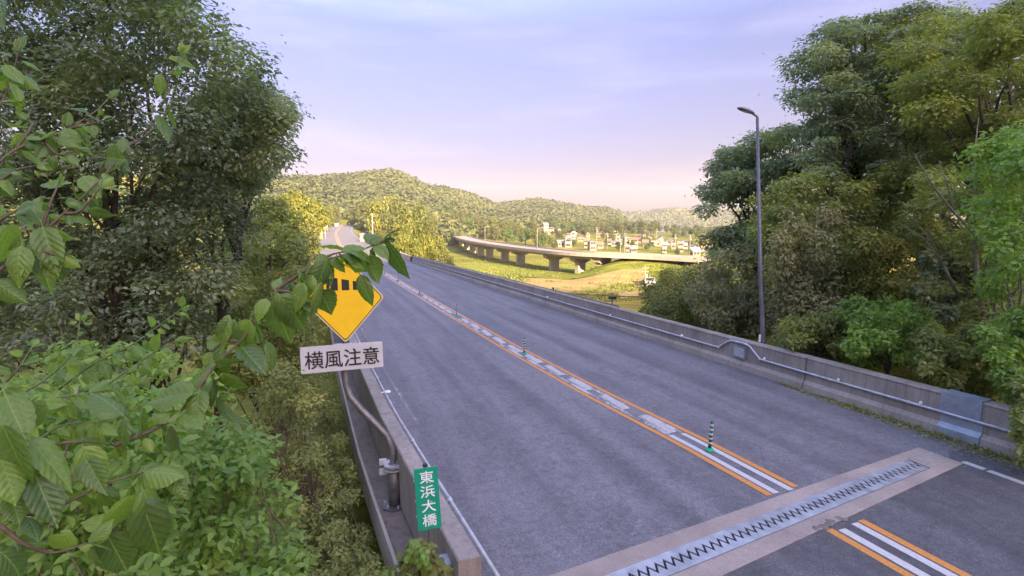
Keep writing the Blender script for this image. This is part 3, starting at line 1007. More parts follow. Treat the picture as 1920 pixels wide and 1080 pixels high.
def name_sign():
    pz = 6.75
    o = at(802, 935, pz)
    base = o.copy(); base[2] = -.2
    root = empty('name_sign', base, 'narrow green bridge name sign with white upright lettering on a short post', 'sign')
    xf = panel_xf(pz, o, AZ + .10, -.10, .045)
    W, H = .148, .395
    prism2d(rounded([(-W, -H), (W, -H), (W, H), (-W, H)], .012), -.006, 0, 'plate', M['sign_green'], root, xf)
    for i, ch in enumerate('東浜大橋'):
        me = text_mesh('lettering', ch, M['letter_white'], None, .012)
        me.transform(xf @ Matrix.Translation((0.005, H * (.70 - .465 * i), .004)) @ Matrix.Diagonal((.175, .150, 1, 1)))
        adopt(link(bpy.data.objects.new('lettering', me)), root)
    a = np.array(xf @ Vector((0, H * 1.04, -.035))); b = np.array(xf @ Vector((0, -H, -.035)))
    c = np.array([b[0] + .01, b[1], base[2]])
    m = MB(); m.tube([c, b, a], .026, 10); m.build('post', M['pole_dark'], root, True, world=True)
    m = MB(); m.tube([a, a + np.array([0, 0, .02])], .032, 10); m.build('post_cap', M['ink'], root, True, world=True)
    for t in (.55, -.1, -.6):
        q = np.array(xf @ Vector((-.05, H * t, -.03)))
        m = MB(); m.box(q, (.11, 0, 0), (0, .012, 0), (0, 0, .012)); m.build('bracket', M['galv'], root, world=True)
    f = c.copy(); f[2] = .62
    m = MB(); m.box(f + np.array([.06, .05, 0]), np.array([DN[0], DN[1], 0]) * .17, np.array([DS[0], DS[1], 0]) * .12, (0, 0, .012)); m.build('mounting_plate', M['plate'], root, world=True)
name_sign()

# ------------------------------------------------------------------ viaduct across the valley
M['via_conc'] = plain('viaduct_concrete', (.36, .29, .24), .85, var=.18, scale=.5)
M['via_side'] = plain('viaduct_fascia', (.42, .35, .28), .85, var=.15, scale=.6)
M['via_road'] = plain('viaduct_road', (.34, .26, .20), .85, var=.12, scale=.3)
def viaduct():
    px = [(828, 437), (845, 446), (869, 456), (909, 465), (953, 472.5), (1014, 481), (1066, 486.5), (1130, 490.5), (1210, 494.5), (1310, 501)]
    ctrl = []
    for x, y in px:
        d = 11.5 / (y - 415) * 1000
        ctrl.append(np.array([(x - 960) / 1000 * d, d, -6.4]))
    P = catmull([2 * ctrl[0] - ctrl[1]] + ctrl + [2 * ctrl[-1] - ctrl[-2]], 8)
    root = empty('viaduct', (0, 190, -11.5), 'long low concrete viaduct curving across the valley on stout piers', 'viaduct')
    T = np.gradient(P, axis=0); T[:, 2] = 0; T /= np.linalg.norm(T, axis=1)[:, None]
    Nn = np.stack([T[:, 1], -T[:, 0], T[:, 2]], 1)          # one side
    # far side of the deck lies away from the camera
    sgn = np.sign((P[:, :2] * Nn[:, :2]).sum(1))[:, None]
    Nn = Nn * sgn
    def sweep(prof, name, mat, i0=0, i1=None):
        i1 = len(P) if i1 is None else i1
        V, F, k = [], [], len(prof)
        for i in range(i0, i1):
            for dn, dz in prof: V.append(P[i] + Nn[i] * dn + np.array([0, 0, dz]))
        for i in range(i1 - i0 - 1):
            for j in range(k): F.append((i * k + j, i * k + (j + 1) % k, (i + 1) * k + (j + 1) % k, (i + 1) * k + j))
        F.append(tuple(range(k))[::-1]); F.append(tuple((i1 - i0 - 1) * k + j for j in range(k)))
        o = mesh(name, V, F, mat); return adopt(o, root)
    sweep([(1.6, .35), (8.4, .35), (8.4, 1.25), (1.6, 1.25)], 'girder', M['via_conc'], 0, int(np.argmin(abs(960 + 1000 * P[:, 0] / P[:, 1] - 1132))))
    sweep([(0, 1.3), (10, 1.3), (10, 1.6), (0, 1.6)], 'deck', M['via_road'])
    sweep([(-.02, 1.15), (.25, 1.15), (.25, 2.1), (-.02, 2.1)], 'parapet', M['via_side'])
    sweep([(9.75, 1.15), (10.02, 1.15), (10.02, 2.1), (9.75, 2.1)], 'parapet', M['via_side'])
    cols = 960 + 1000 * P[:, 0] / P[:, 1]
    dist = np.hypot(P[:, 0], P[:, 1]); cols = 960 + 1000 * P[:, 0] / P[:, 1]
    for k, c in enumerate((849, 858, 869, 882, 899, 923, 953, 1014, 1066, 1112)):
        i = int(np.argmin(abs(cols - c)))
        p, t, nn = P[i], T[i], Nn[i]
        c0 = p + nn * 5
        gz = float(ground_z(c0[0], c0[1])) - .4
        h = p[2] - 1.1 - gz
        pr = adopt(mesh('pier', *(lambda b: (b.V, b.F))(MB().box(c0 * [1, 1, 0] + np.array([0, 0, gz + h / 2]), nn * 1.5, t * .8, (0, 0, h / 2))), M['via_side']), root)
        cap = MB()
        a = p[2] - 1.4
        V = []
        for z, w in ((a + .25, 1.6), (a + .9, 3.4), (a + 1.74, 3.6)):
            for q, r_ in ((-1, -1), (1, -1), (1, 1), (-1, 1)): V.append(c0 * [1, 1, 0] + nn * w * q + t * 1.1 * r_ + np.array([0, 0, z]))
        F = [(0, 1, 2, 3)[::-1], (8, 9, 10, 11)] + [(b + j, b + (j + 1) % 4, b + 4 + (j + 1) % 4, b + 4 + j) for b in (0, 4) for j in range(4)]
        adopt(mesh('pier_cap', V, F, M['via_conc']), root)
    return P, Nn, cols
VP, VN, VC = viaduct()

M['wood'] = plain('pole_wood', (.23, .19, .15), .9, var=.2)
M['conc_pole'] = plain('pole_concrete', (.27, .24, .21), .85, var=.12, scale=2)
def far_lamp(px, col, label):
    i = int(np.argmin(abs(VC - px)))
    b = VP[i] + VN[i] * .12 + np.array([0, 0, 2.05])
    root = empty('lamp_post', b, label, 'street lamp', 'lamp posts on the viaduct')
    m = MB(); m.tube([(0, 0, 0), (0, 0, 6.5), (.2, .1, 7)], [.13, .09, .07], 8); m.build('pole', M['conc_pole'], root, True)
    m = MB(); m.tube([(.2, .1, 7), (1.4, .4, 7.25)], [.07, .05], 6); m.build('arm', M['conc_pole'], root)
    m = MB(); m.box((1.6, .45, 7.22), (.35, .1, 0), (-.03, .14, 0), (0, 0, .09)); m.build('lamp_head', M['conc_pole'], root)
far_lamp(1003, 0, 'street lamp on the viaduct above the tallest pier')
far_lamp(846, 0, 'street lamp at the far left end of the viaduct')
far_lamp(909, 0, 'street lamp on the viaduct over the left group of piers')

def utility_pole(px, py, top, label, d=None, arms=2):
    d = d or 16.0 / (py - 415) * 1000
    b = np.array([(px - 960) / 1000 * d, d, 0]); b[2] = float(ground_z(b[0], b[1]))
    h = 5 + (415 - top) / 1000 * d - b[2]
    root = empty('utility_pole', b, label, 'utility pole', 'utility poles of the village')
    m = MB(); m.tube([(0, 0, -.3), (0, 0, h)], [.14, .09], 8); m.build('pole', M['conc_pole'], root, True)
    for k in range(arms):
        m = MB(); m.box((0, -.05, h - .5 - .8 * k), (.8, .12, 0), (-.01, .05, 0), (0, 0, .05)); m.build('cross_arm', M['conc_pole'], root)
    if arms > 1:
        m = MB(); m.tube([(.35, 0, h - 2.6), (.35, 0, h - 1.9)], .22, 8); m.build('transformer', M['galv'], root, True)
UP = [(1118, 478, 425, 'utility pole standing tall at the left of the village, by the viaduct end'), (1171, 488, 436, 'utility pole in front of the middle houses, nearer than its neighbour'),
      (1163, 484, 447, 'shorter utility pole close by a taller one before the middle houses'), (1180, 474, 444, 'utility pole just right of the middle pair'),
      (1230, 460, 428, 'thin utility pole above the roofs right of the village middle'), (1265, 474, 438, 'utility pole beside the dark roofed houses'),
      (1293, 480, 440, 'utility pole at the right end of the long golden field'), (1321, 520, 468, 'near utility pole left of the shaded trees'),
      (1353, 512, 470, 'near utility pole half behind the shaded trees'), (1211, 548, 498, 'utility pole by the grey field shed'), (1138, 468, 436, 'utility pole left of the cream row of houses'),
      (1060, 470, 440, 'utility pole at the left edge of the village')]
for a in UP: utility_pole(*a)

# ------------------------------------------------------------------ village
WALLS = {'cream': (.33, .26, .155), 'white': (.36, .305, .24), 'beige': (.27, .20, .135), 'grey': (.19, .175, .165)}
ROOFS = {'slate grey': (.17, .17, .19), 'red brown': (.27, .13, .085), 'dark brown': (.13, .10, .09), 'silver': (.45, .46, .50)}
for k, c in WALLS.items(): M['wall_' + k] = plain('wall_' + k, c, .85, var=.08, scale=.7)
def roof_mat(name, c):
    m, nt, b = new_mat(name)
    w = nt.nodes.new('ShaderNodeTexWave'); w.inputs['Scale'].default_value = 3.0; w.bands_direction = 'Z'
    nt.links.new(coords(nt), w.inputs['Vector'])
    f = noise(nt, .8, 4, .6, coords(nt))
    cc = mixc(nt, 1.0, ramp(nt, f, [(.3, [x * .8 for x in c]), (.7, [x * 1.2 for x in c])]), ramp(nt, w.outputs['Color'], [(0, (.7, .7, .7)), (1, (1.1, 1.1, 1.1))]), 'MULTIPLY')
    nt.links.new(cc, b.inputs['Base Color']); b.inputs['Roughness'].default_value = .6
    return m
for k, c in ROOFS.items(): M['roof_' + k] = roof_mat('roof_' + k, c)
M['window'] = plain('window_glass', (.05, .06, .075), .2, var=.1)
M['door'] = plain('house_door', (.16, .11, .08), .6)
def house(b, w, dp, h, rot, wall, roof, gable, label, group='houses of the village'):
    root = empty('house', b, label, 'house', group)
    root.rotation_euler.z = rot
    wm, rm = M['wall_' + wall], M['roof_' + roof]
    m = MB(); m.bx(-w, w, -dp, dp, -.8, h)
    if gable:
        rh = dp * .75
        m.add([(-w, -dp, h), (-w, dp, h), (-w, 0, h + rh), (w, -dp, h), (w, dp, h), (w, 0, h + rh)], [(0, 2, 1), (3, 4, 5)])
    m.build('wall', wm, root)
    e = .55
    if gable:
        V, F = [], []
        t = .22
        for sg in (-1, 1):
            bse = len(V)
            y0 = sg * (dp + e); z0 = h - e * .75
            for x in (-w - e, w + e):
                V += [(x, y0, z0), (x, 0, h + rh + .02), (x, 0, h + rh + .02 + t), (x, y0, z0 + t)]
            F += [tuple(bse + i for i in f) for f in ((0, 1, 2, 3), (4, 7, 6, 5), (0, 4, 5, 1), (3, 2, 6, 7), (0, 3, 7, 4))]
        rf = mesh('roof', V, F, rm, root)
        MB().box((0, 0, h + rh + .26), (w + e, 0, 0), (0, .18, 0), (0, 0, .12)).build('ridge', rm, rf)
    else:
        rl = max(.3, w - dp * .9); rh = dp * .55
        V = [(-w - e, -dp - e, h), (w + e, -dp - e, h), (w + e, dp + e, h), (-w - e, dp + e, h), (-rl, 0, h + rh), (rl, 0, h + rh), (-w - e, -dp - e, h + .18), (w + e, -dp - e, h + .18), (w + e, dp + e, h + .18), (-w - e, dp + e, h + .18)]
        F = [(0, 3, 2, 1), (0, 1, 7, 6), (1, 2, 8, 7), (2, 3, 9, 8), (3, 0, 6, 9), (6, 7, 5, 4), (7, 8, 5), (8, 9, 4, 5), (9, 6, 4)]
        rf = mesh('roof', V, F, rm, root)
    st = 2 if h > 4 else 1
    for fl in range(st):
        z = 1.4 + fl * 2.7
        for x in ([-.55 * w, .1 * w, .6 * w] if w > 4 else [-.45 * w, .45 * w]):
            if fl == 0 and abs(x) < .2 * w:
                MB().bx(x - .5, x + .5, -dp - .05, -dp - .01, 0, 2.1).build('door', M['door'], root); continue
            win = MB().bx(x - .75, x + .75, -dp - .04, -dp - .01, z - .6, z + .65).build('window', M['window'], root)
        for sg in (-1, 1):
            MB().bx(sg * (w + .01) - (.03 if sg < 0 else 0), sg * (w + .01) + (.03 if sg > 0 else 0), -.7, .7, z - .5, z + .6).build('window', M['window'], root)
    if st == 2 and w > 3.4:
        MB().bx(-w * .7, w * .7, -dp - .9, -dp - .06, 2.55, 2.75).build('porch_roof', rm, root)
rg = random.Random(11)
HS = [  # column, row of the base, width in px, wall, roof, gabled, distance override
    (1022, 431, 13, 'white', 'slate grey', 1, 470), (1033, 438, 13, 'cream', 'slate grey', 0, 440), (1047, 441, 11, 'beige', 'dark brown', 1, 430),
    (1050, 462, 17, 'cream', 'slate grey', 1, 0), (1066, 463, 14, 'white', 'slate grey', 0, 0), (1075, 448, 14, 'white', 'silver', 1, 0), (1064, 450, 12, 'beige', 'red brown', 0, 0), (1088, 452, 16, 'beige', 'slate grey', 0, 0),
    (1102, 449, 10, 'cream', 'slate grey', 1, 0), (1098, 464, 10, 'beige', 'red brown', 1, 0), (1109, 469, 17, 'cream', 'slate grey', 0, 0), (1124, 465, 15, 'white', 'red brown', 1, 0),
    (1123, 444, 14, 'beige', 'red brown', 0, 0), (1152, 434, 12, 'white', 'slate grey', 1, 0), (1141, 458, 11, 'cream', 'dark brown', 1, 0), (1153, 461, 16, 'white', 'slate grey', 0, 0), (1158, 451, 14, 'grey', 'red brown', 1, 0),
    (1173, 459, 14, 'beige', 'slate grey', 1, 0), (1178, 470, 11, 'cream', 'silver', 0, 0), (1187, 474, 15, 'cream', 'slate grey', 1, 0), (1190, 463, 14, 'white', 'red brown', 1, 0), (1196, 454, 13, 'beige', 'red brown', 0, 0),
    (1205, 453, 11, 'cream', 'dark brown', 1, 0), (1215, 452, 14, 'cream', 'slate grey', 0, 0), (1209, 461, 13, 'grey', 'red brown', 1, 0), (1222, 459, 12, 'white', 'red brown', 0, 0), (1235, 461, 22, 'cream', 'silver', 1, 0), (1238, 453, 12, 'beige', 'slate grey', 1, 0),
    (1256, 458, 15, 'grey', 'slate grey', 0, 0), (1262, 466, 13, 'grey', 'dark brown', 1, 0), (1245, 474, 11, 'white', 'silver', 1, 0), (1276, 472, 13, 'cream', 'slate grey', 1, 0), (1283, 466, 13, 'white', 'dark brown', 0, 0),
    (1300, 470, 14, 'cream', 'slate grey', 1, 0), (1302, 480, 22, 'cream', 'silver', 1, 0), (1316, 470, 13, 'beige', 'red brown', 0, 0), (1330, 472, 14, 'grey', 'slate grey', 1, 0), (1343, 473, 12, 'cream', 'dark brown', 0, 0), (1357, 474, 15, 'beige', 'red brown', 1, 0), (1370, 476, 13, 'cream', 'slate grey', 1, 0)]
HS.sort(key=lambda h: h[0])
for i, (px, py, wpx, wl_, rf, gb, dd) in enumerate(HS):
    d = dd
    if not d:   # where that line of sight meets the valley floor
        lo, hi = 150.0, 640.0
        for _ in range(30):
            md = (lo + hi) / 2
            zz = float(ground_z((px - 960) / 1000 * md, md))
            if 5 - (py - 415) / 1000 * md > zz: lo = md
            else: hi = md
        d = lo
    x = (px - 960) / 1000 * d
    z = float(ground_z(x, d)) if not dd else max(float(ground_z(x, d)), 5 - (py - 415) / 1000 * d)
    w = wpx * d / 1000 / 2 * .72
    row = 'far' if d > 420 else ('middle' if d > 330 else 'front')
    house((x, d, z), w, min(w * .8, 4.2) * rg.uniform(.85, 1.1), 2.7 if rg.random() < .4 else 4.7, rg.uniform(-.5, .5) + (math.pi / 2 if gb and rg.random() < .4 else 0), wl_, rf, gb,
          '%s house, %s %s roof, %s rows, %s from the village\'s left end' % (wl_, rf, 'gabled' if gb else 'hipped', row, ordinal(i + 1)))
# shed and white tank by the field
def shed():
    b = at_z(1221, 506, -11.4); b[2] = float(ground_z(b[0], b[1]))
    house(b, 2.6, 1.8, 2.0, .9, 'grey', 'slate grey', 1, 'small grey field shed with a low roof right of the viaduct', 'field sheds')
    b = at_z(1216, 540, -11.4); b[2] = float(ground_z(b[0], b[1]))
    house(b, .8, .6, 1.2, .1, 'grey', 'silver', 1, 'tiny grey hut at the foot of a utility pole in the field', 'field sheds')
shed()
# embankment wall that carries the road on from the viaduct
def bank_wall(a, b, hpx, label):
    A = at_z(a[0], a[1], -10.6); B = at_z(b[0], b[1], -10.6)
    root = empty('retaining_wall', (A + B) / 2, label, 'wall')
    t = (B - A); L = np.linalg.norm(t); t /= L; n = np.array([t[1], -t[0], 0])
    k = max(3, int(L / 4))
    for i in range(k):
        c = A + t * L * (i + .5) / k; c[2] = float(ground_z(c[0], c[1])) + .6
        m = MB(); m.box(c, t * (L / k / 2 - .03), n * .2, (0, 0, hpx)); m.build('panel', M['via_side'], root, world=True)
bank_wall((1118, 484), (1212, 493), 1.1, 'pale concrete wall along the road at the right end of the viaduct')
bank_wall((1258, 496), (1300, 502), 1.0, 'short pale wall before the golden field')
# dark boards on posts beyond the right parapet
def back_board(px, py, w, h, d, label):
    b = at(px, py, d); g = float(ground_z(b[0], b[1]))
    root = empty('board_sign', (b[0], b[1], g), label, 'sign')
    m = MB(); m.tube([(0, 0, 0), (0, 0, b[2] - g)], .05, 8); m.build('post', M['pole_dark'], root, True)
    m = MB(); m.box((0, -.08, b[2] - g), (w, 0, 0), (0, .02, 0), (0, 0, h)); m.build('board', M['ink'], root)
    m = MB(); m.box((0, -.03, b[2] - g), (w * .8, 0, 0), (0, .02, 0), (0, 0, h * .3)); m.build('brace', M['pole_dark'], root)
back_board(1148, 558, .23, .07, 30, 'small dark board on a post beyond the right parapet')
back_board(1037, 541, .07, .10, 42, 'tiny dark marker on a thin post beyond the parapet, left of the board')

# ------------------------------------------------------------------ road beyond the bridge, with what stands along it
def ribbon(name, offs, mat, dz, label=None, kind=None, parent=None, i0=8, i1=None):
    P = PATH[i0:i1]
    T = np.gradient(P, axis=0); T[:, 2] = 0; T /= np.linalg.norm(T, axis=1)[:, None]
    Nn = np.stack([T[:, 1], -T[:, 0], T[:, 2]], 1)
    V, F = [], []
    k = len(offs)
    for p, n in zip(P, Nn):
        for o, z in offs: V.append(p + n * o + np.array([0, 0, dz + z]))
    for i in range(len(P) - 1):
        for j in range(k - 1): F.append((i * k + j, i * k + j + 1, (i + 1) * k + j + 1, (i + 1) * k + j))
    o = mesh(name, V, F, mat, parent)
    if label: tag(o, label, None, None, kind)
    return o
far_road = ribbon('road', [(-6.6, 0), (7.4, 0)], M['asphalt_far'], -.03, 'sunlit road climbing away beyond the bridge', 'structure')
ribbon('orange_line', [(-.45, 0), (-.15, 0)], M['orange_worn'], .02, parent=far_road)
ribbon('orange_line', [(.15, 0), (.45, 0)], M['orange_worn'], .02, parent=far_road)
ribbon('edge_line', [(6.3, 0), (6.5, 0)], M['white_worn'], .02, parent=far_road)
ribbon('edge_line', [(-5.9, 0), (-5.7, 0)], M['white_worn'], .02, parent=far_road)
gr = empty('guard_rail', PATH[14], 'pale guard rail along the left edge of the road beyond the bridge', 'guard rail')
adopt(ribbon('rail', [(-6.75, .45), (-6.8, .6), (-6.72, .7), (-6.8, .85), (-6.9, .85), (-6.9, .45)], M['pale_pipe'], 0, i0=11, i1=60), gr)
for k in range(11, 58, 2):
    T = PATH[k + 1] - PATH[k]; T /= np.linalg.norm(T); n = np.array([T[1], -T[0], 0]); c = PATH[k] - n * 7.0
    m = MB(); m.tube([c - [0, 0, .3], c + [0, 0, .8]], .06, 6); m.build('rail_post', M['galv'], gr, world=True)
rw = empty('retaining_wall', PATH[26], 'low curved beige retaining wall right of the far road', 'wall')
adopt(ribbon('wall', [(7.4, -.4), (7.4, .95), (7.8, .95), (7.8, -.4)], M['via_side'], 0, i0=9, i1=34), rw)
b = at(686, 447, 150); g_ = float(ground_z(b[0], b[1]))
cw = empty('concrete_abutment', (b[0], b[1], g_), 'rounded beige concrete wing wall right of the far road', 'wall')
V, F = [], []
for k, (x, zt) in enumerate(((-1.6, 2.6), (-1.0, 2.9), (-.2, 2.8), (.6, 2.3), (1.3, 1.6), (2.0, .9))):
    V += [(x, -.4, -1), (x, -.4, zt), (x, .5, zt), (x, .5, -1)]
for k in range(5):
    F += [(4 * k + j, 4 * k + (j + 1) % 4, 4 * k + 4 + (j + 1) % 4, 4 * k + 4 + j) for j in range(4)]
F += [(0, 1, 2, 3), (23, 22, 21, 20)]
mesh('wing_wall', V, F, M['asphalt_far'], cw)
M['yellow'] = plain('yellow_paint', (.45, .32, .06), .5, var=.08)
def far_post():
    b = at(699, 440, 140); g = float(ground_z(b[0], b[1]))
    root = empty('lamp_post', (b[0], b[1], g), 'yellow topped post standing right of the far road', 'post')
    h = 5 + (415 - 403) / 1000 * 140 - g
    m = MB(); m.tube([(0, 0, -.2), (0, 0, h)], [.16, .13], 8); m.build('pole', M['conc_pole'], root, True)
    m = MB(); m.bx(-.3, .3, -.2, .2, h - .1, h + .35); m.build('lamp_head', M['yellow'], root)
far_post()
def far_sign():
    b = at(610, 445, 165); g = float(ground_z(b[0], b[1]))
    root = empty('round_sign', (b[0], b[1], g), 'pale round board on a post at the left bend of the far road', 'sign')
    z = 5 - (425 - 415) / 1000 * 165 - g
    m = MB(); m.tube([(0, 0, -.2), (0, 0, z + .6)], .08, 8); m.build('post', M['galv'], root, True)
    m = MB(); m.tube([(.3, -.15, z), (.3, -.1, z)], .62, 14); m.build('round_board', M['via_side'], root)
    dr = empty('barrier_drum', (b[0] - 1.3, b[1], g), 'yellow banded drum beside the round board at the left bend of the far road', 'drum')
    m = MB(); m.lathe((0, 0, 0), [(.45, 0), (.45, .8), (.4, z + .3)], 12); m.build('body', M['yellow'], dr, True)
    m = MB(); m.lathe((0, 0, z * .5), [(.455, 0), (.445, .25)], 12); m.build('band', M['plate_white'], dr, True)
far_sign()
def van():
    i = 52
    p = PATH[i]; T = PATH[i + 1] - PATH[i]; T /= np.linalg.norm(T); n = np.array([T[1], -T[0], 0])
    c = p - n * 2.2
    root = empty('van', c, 'small white van far up the road beyond the bridge', 'van')
    root.rotation_euler.z = math.atan2(T[1], T[0])
    V = []
    prof = [(-2.2, .35), (2.2, .35), (2.25, .95), (1.75, 1.15), (1.2, 1.95), (-2.1, 1.98), (-2.25, 1.0)]
    for y in (-.85, .85): V += [(x, y, z) for x, z in prof]
    k = len(prof)
    mesh('body', V, [tuple(range(k)), tuple(range(k, 2 * k))[::-1]] + [(j, k + j, k + (j + 1) % k, (j + 1) % k) for j in range(k)], M['white'], root)
    mesh('rear_window', [(-2.24, -.7, 1.2), (-2.24, .7, 1.2), (-2.16, .65, 1.8), (-2.16, -.65, 1.8)], [(0, 1, 2, 3)], M['window'], root)
    mesh('windscreen', [(1.76, -.75, 1.2), (1.76, .75, 1.2), (1.26, .7, 1.88), (1.26, -.7, 1.88)], [(0, 1, 2, 3)], M['window'], root)
    for x in (-1.4, 1.4):
        for y in (-.86, .86):
            w = MB().tube([(x, y - .1, .33), (x, y + .1, .33)], .33, 14).build('wheel', M['ink'], root)
    for y in (-.65, .65): MB().bx(-2.29, -2.22, y - .1, y + .1, .8, 1.1).build('tail_light', M['roof_red brown'], root)
van()

# ------------------------------------------------------------------ foliage tools
# leaf templates: x across, y along the blade, z up; (verts, triangles)
LEAF_LO = (np.array([(0, 0, 0), (.5, .45, .10), (0, 1, -.06), (-.5, .45, .10)], float), np.array([(0, 1, 2), (0, 2, 3)]))
LEAF_MD = (np.array([(0, 0, 0), (.34, .22, .07), (.5, .5, .08), (.27, .8, .0), (0, 1, -.12), (-.27, .8, .0), (-.5, .5, .08), (-.34, .22, .07), (0, .5, .0)], float),
           np.array([(0, 1, 8), (1, 2, 8), (2, 3, 8), (3, 4, 8), (4, 5, 8), (5, 6, 8), (6, 7, 8), (7, 0, 8)]))

def unit(v):
    return v / (np.linalg.norm(v, axis=-1, keepdims=True) + 1e-9)

def leaf_frames(nrm, axis):
    y = unit(axis - nrm * (axis * nrm).sum(-1, keepdims=True))
    x = np.cross(y, nrm)
    return x, y

def place_leaves(P, nrm, axis, length, width, tmpl):
    x, y = leaf_frames(nrm, axis)
    T, Fc = tmpl
    k = len(T)
    V = (P[:, None, :] + x[:, None, :] * (T[None, :, 0, None] * width[:, None, None]) + y[:, None, :] * (T[None, :, 1, None] * length[:, None, None])
         + nrm[:, None, :] * (T[None, :, 2, None] * length[:, None, None])).reshape(-1, 3)
    F = (Fc[None] + (np.arange(len(P)) * k)[:, None, None]).reshape(-1, 3)
    return V, F

def cloud(rs, clumps, n, size, flat=.75, shell=.5, droop=.3, tmpl=LEAF_LO, wratio=.55, up=.55, jitter=.7):
    """leaves spread through round clumps (x, y, z, r[, tint]); denser towards each clump's outside"""
    C = np.asarray(clumps, float)
    w = C[:, 3] ** 2.0
    idx = rs.choice(len(C), n, p=w / w.sum())
    d = unit(rs.normal(size=(n, 3)))
    d[:, 2] = np.where(rs.rand(n) < .35, abs(d[:, 2]), d[:, 2])
    rad = C[idx, 3] * (shell + (1 - shell) * rs.rand(n) ** .6) * (1 + .25 * rs.normal(size=n) * (rs.rand(n) < .25))
    # lumpy: break each clump into sprays
    ph = C[idx, 0] * 3.1 + C[idx, 1] * 1.7
    rad *= 1 + .28 * np.sin(4.3 * d[:, 0] + ph) * np.sin(5.1 * d[:, 1] + ph * 1.3) + .15 * np.sin(9 * d[:, 2] + ph)
    P = C[idx, :3] + d * rad[:, None] * np.array([1, 1, flat])
    nrm = unit(d * .55 + np.array([0, 0, up]) + rs.normal(size=(n, 3)) * jitter * .6)
    axis = unit(d + rs.normal(size=(n, 3)) * .8 + np.array([0, 0, -droop]))
    L = size * rs.uniform(.6, 1.25, n)
    V, F = place_leaves(P, nrm, axis, L, L * wratio, tmpl)
    ct = C[:, 4] if C.shape[1] > 4 else rs.rand(len(C))
    t = np.clip(ct[idx] * .62 + rs.rand(n) * .38, 0, 1)
    return V, F, np.repeat(t, len(tmpl[0]))

def inside(poly, x, y):
    c = False
    for i in range(len(poly)):
        (x0, y0), (x1, y1) = poly[i - 1], poly[i]
        if (y0 > y) != (y1 > y) and x < (x1 - x0) * (y - y0) / (y1 - y0) + x0: c = not c
    return c

def clumps_in(rs, poly, n, d0, d1, r0, r1, tint=None):
    """clump centres filling the outline between two distances, real sizes growing with distance"""
    xs = [p[0] for p in poly]; ys = [p[1] for p in poly]
    out = []
    while len(out) < n:
        x, y = rs.uniform(min(xs), max(xs)), rs.uniform(min(ys), max(ys))
        if not inside(poly, x, y): continue
        d = rs.uniform(d0, d1); r = rs.uniform(r0, r1) * d / 1000
        p = at(x, y, d)
        out.append((p[0], p[1], p[2], r, rs.rand() if tint is None else np.clip(rs.normal(tint, .18), 0, 1)))
    return np.array(out)

def limb_path(rs, a, b, sag=.12, k=5):
    a, b = np.array(a, float), np.array(b, float)
    L = np.linalg.norm(b - a)
    m = rs.normal(size=3) * L * sag
    return [a + (b - a) * t + m * math.sin(math.pi * t) + np.array([0, 0, .10 * L]) * math.sin(math.pi * t) + rs.normal(size=3) * L * .02 for t in np.linspace(0, 1, k)]

def tree(name, label, cat, clumps, nleaf, size, leafm, bark, rs, base=None, trunk_r=.2, group=None, limbs=14, tmpl=LEAF_LO, fork=.45, bare=None, **kw):
    c = clumps[:, :3].mean(0)
    if base is None: base = (c[0], c[1])
    gz = float(ground_z(base[0], base[1]))
    b = np.array([base[0], base[1], gz - .1])
    root = empty(name, b, label, cat, group)
    V, F, t = cloud(rs, clumps - np.concatenate([b, [0, 0]]), nleaf, size, tmpl=tmpl, **kw)
    o = np_mesh('crown', V, F, leafm, root, tint=t)
    o['kind'] = 'stuff'
    low = clumps[:, 2].min()
    f = np.array([b[0] * .35 + c[0] * .65, b[1] * .35 + c[1] * .65, max(gz + 1.0, gz + (c[2] - gz) * fork)]) - b
    m = MB(); tp = limb_path(rs, (0, 0, -.2), f, .05, 6); m.tube(tp, list(np.linspace(trunk_r, trunk_r * .7, 6)), 9); m.build('trunk', M[bark], root, True)
    order = rs.permutation(len(clumps))[:limbs]
    for i in order:
        e = clumps[i, :3] - b
        st = np.array(tp[rs.randint(3, 6)])
        pth = limb_path(rs, st, e, .045, 7)
        m = MB(); m.tube(pth, list(np.linspace(trunk_r * .42, trunk_r * .07, 7)), 6)
        for k in range(3):
            q = pth[rs.randint(3, 7)]; dd = unit(rs.normal(size=3) + np.array([0, 0, .4])) * clumps[i, 3] * rs.uniform(.4, .8)
            m.tube(limb_path(rs, q, q + dd, .12, 4), list(np.linspace(trunk_r * .13, trunk_r * .03, 4)), 5, False)
        m.build('limb', M[bark], root, True)
    if bare is not None:
        for pth, r0 in bare:
            m = MB(); m.tube([p - b for p in pth], list(np.linspace(r0 * .85, r0 * .12, len(pth))), 7); m.build('limb', M['bark_pale'], root, True)
    return root

M['leaf_dark'] = leaf_mat('leaf_dark', (.120, .152, .100), (.215, .262, .150), .40, .4, warm=(.32, .35, .14), spec=.5)
M['leaf_grey'] = leaf_mat('leaf_grey', (.180, .220, .155), (.30, .345, .205), .42, .45, warm=(.40, .40, .16))
M['leaf_olive'] = leaf_mat('leaf_olive', (.165, .195, .068), (.285, .315, .095), .42, .5, warm=(.42, .38, .08))
M['leaf_yellow'] = leaf_mat('leaf_yellow', (.09, .112, .024), (.175, .185, .035), .3, .5, warm=(.29, .25, .03))
M['leaf_bright'] = leaf_mat('leaf_bright', (.135, .225, .052), (.225, .35, .075), .46, .45, warm=(.32, .42, .09))
M['leaf_scrub'] = leaf_mat('leaf_scrub', (.18, .205, .075), (.29, .315, .100), .40, .6, warm=(.40, .37, .11))
M['leaf_brown'] = leaf_mat('leaf_brown', (.20, .195, .105), (.31, .295, .150), .36, .6, warm=(.40, .35, .15))
M['leaf_valley'] = leaf_mat('leaf_valley', (.075, .090, .028), (.14, .148, .042), .3, .5, warm=(.21, .19, .045))
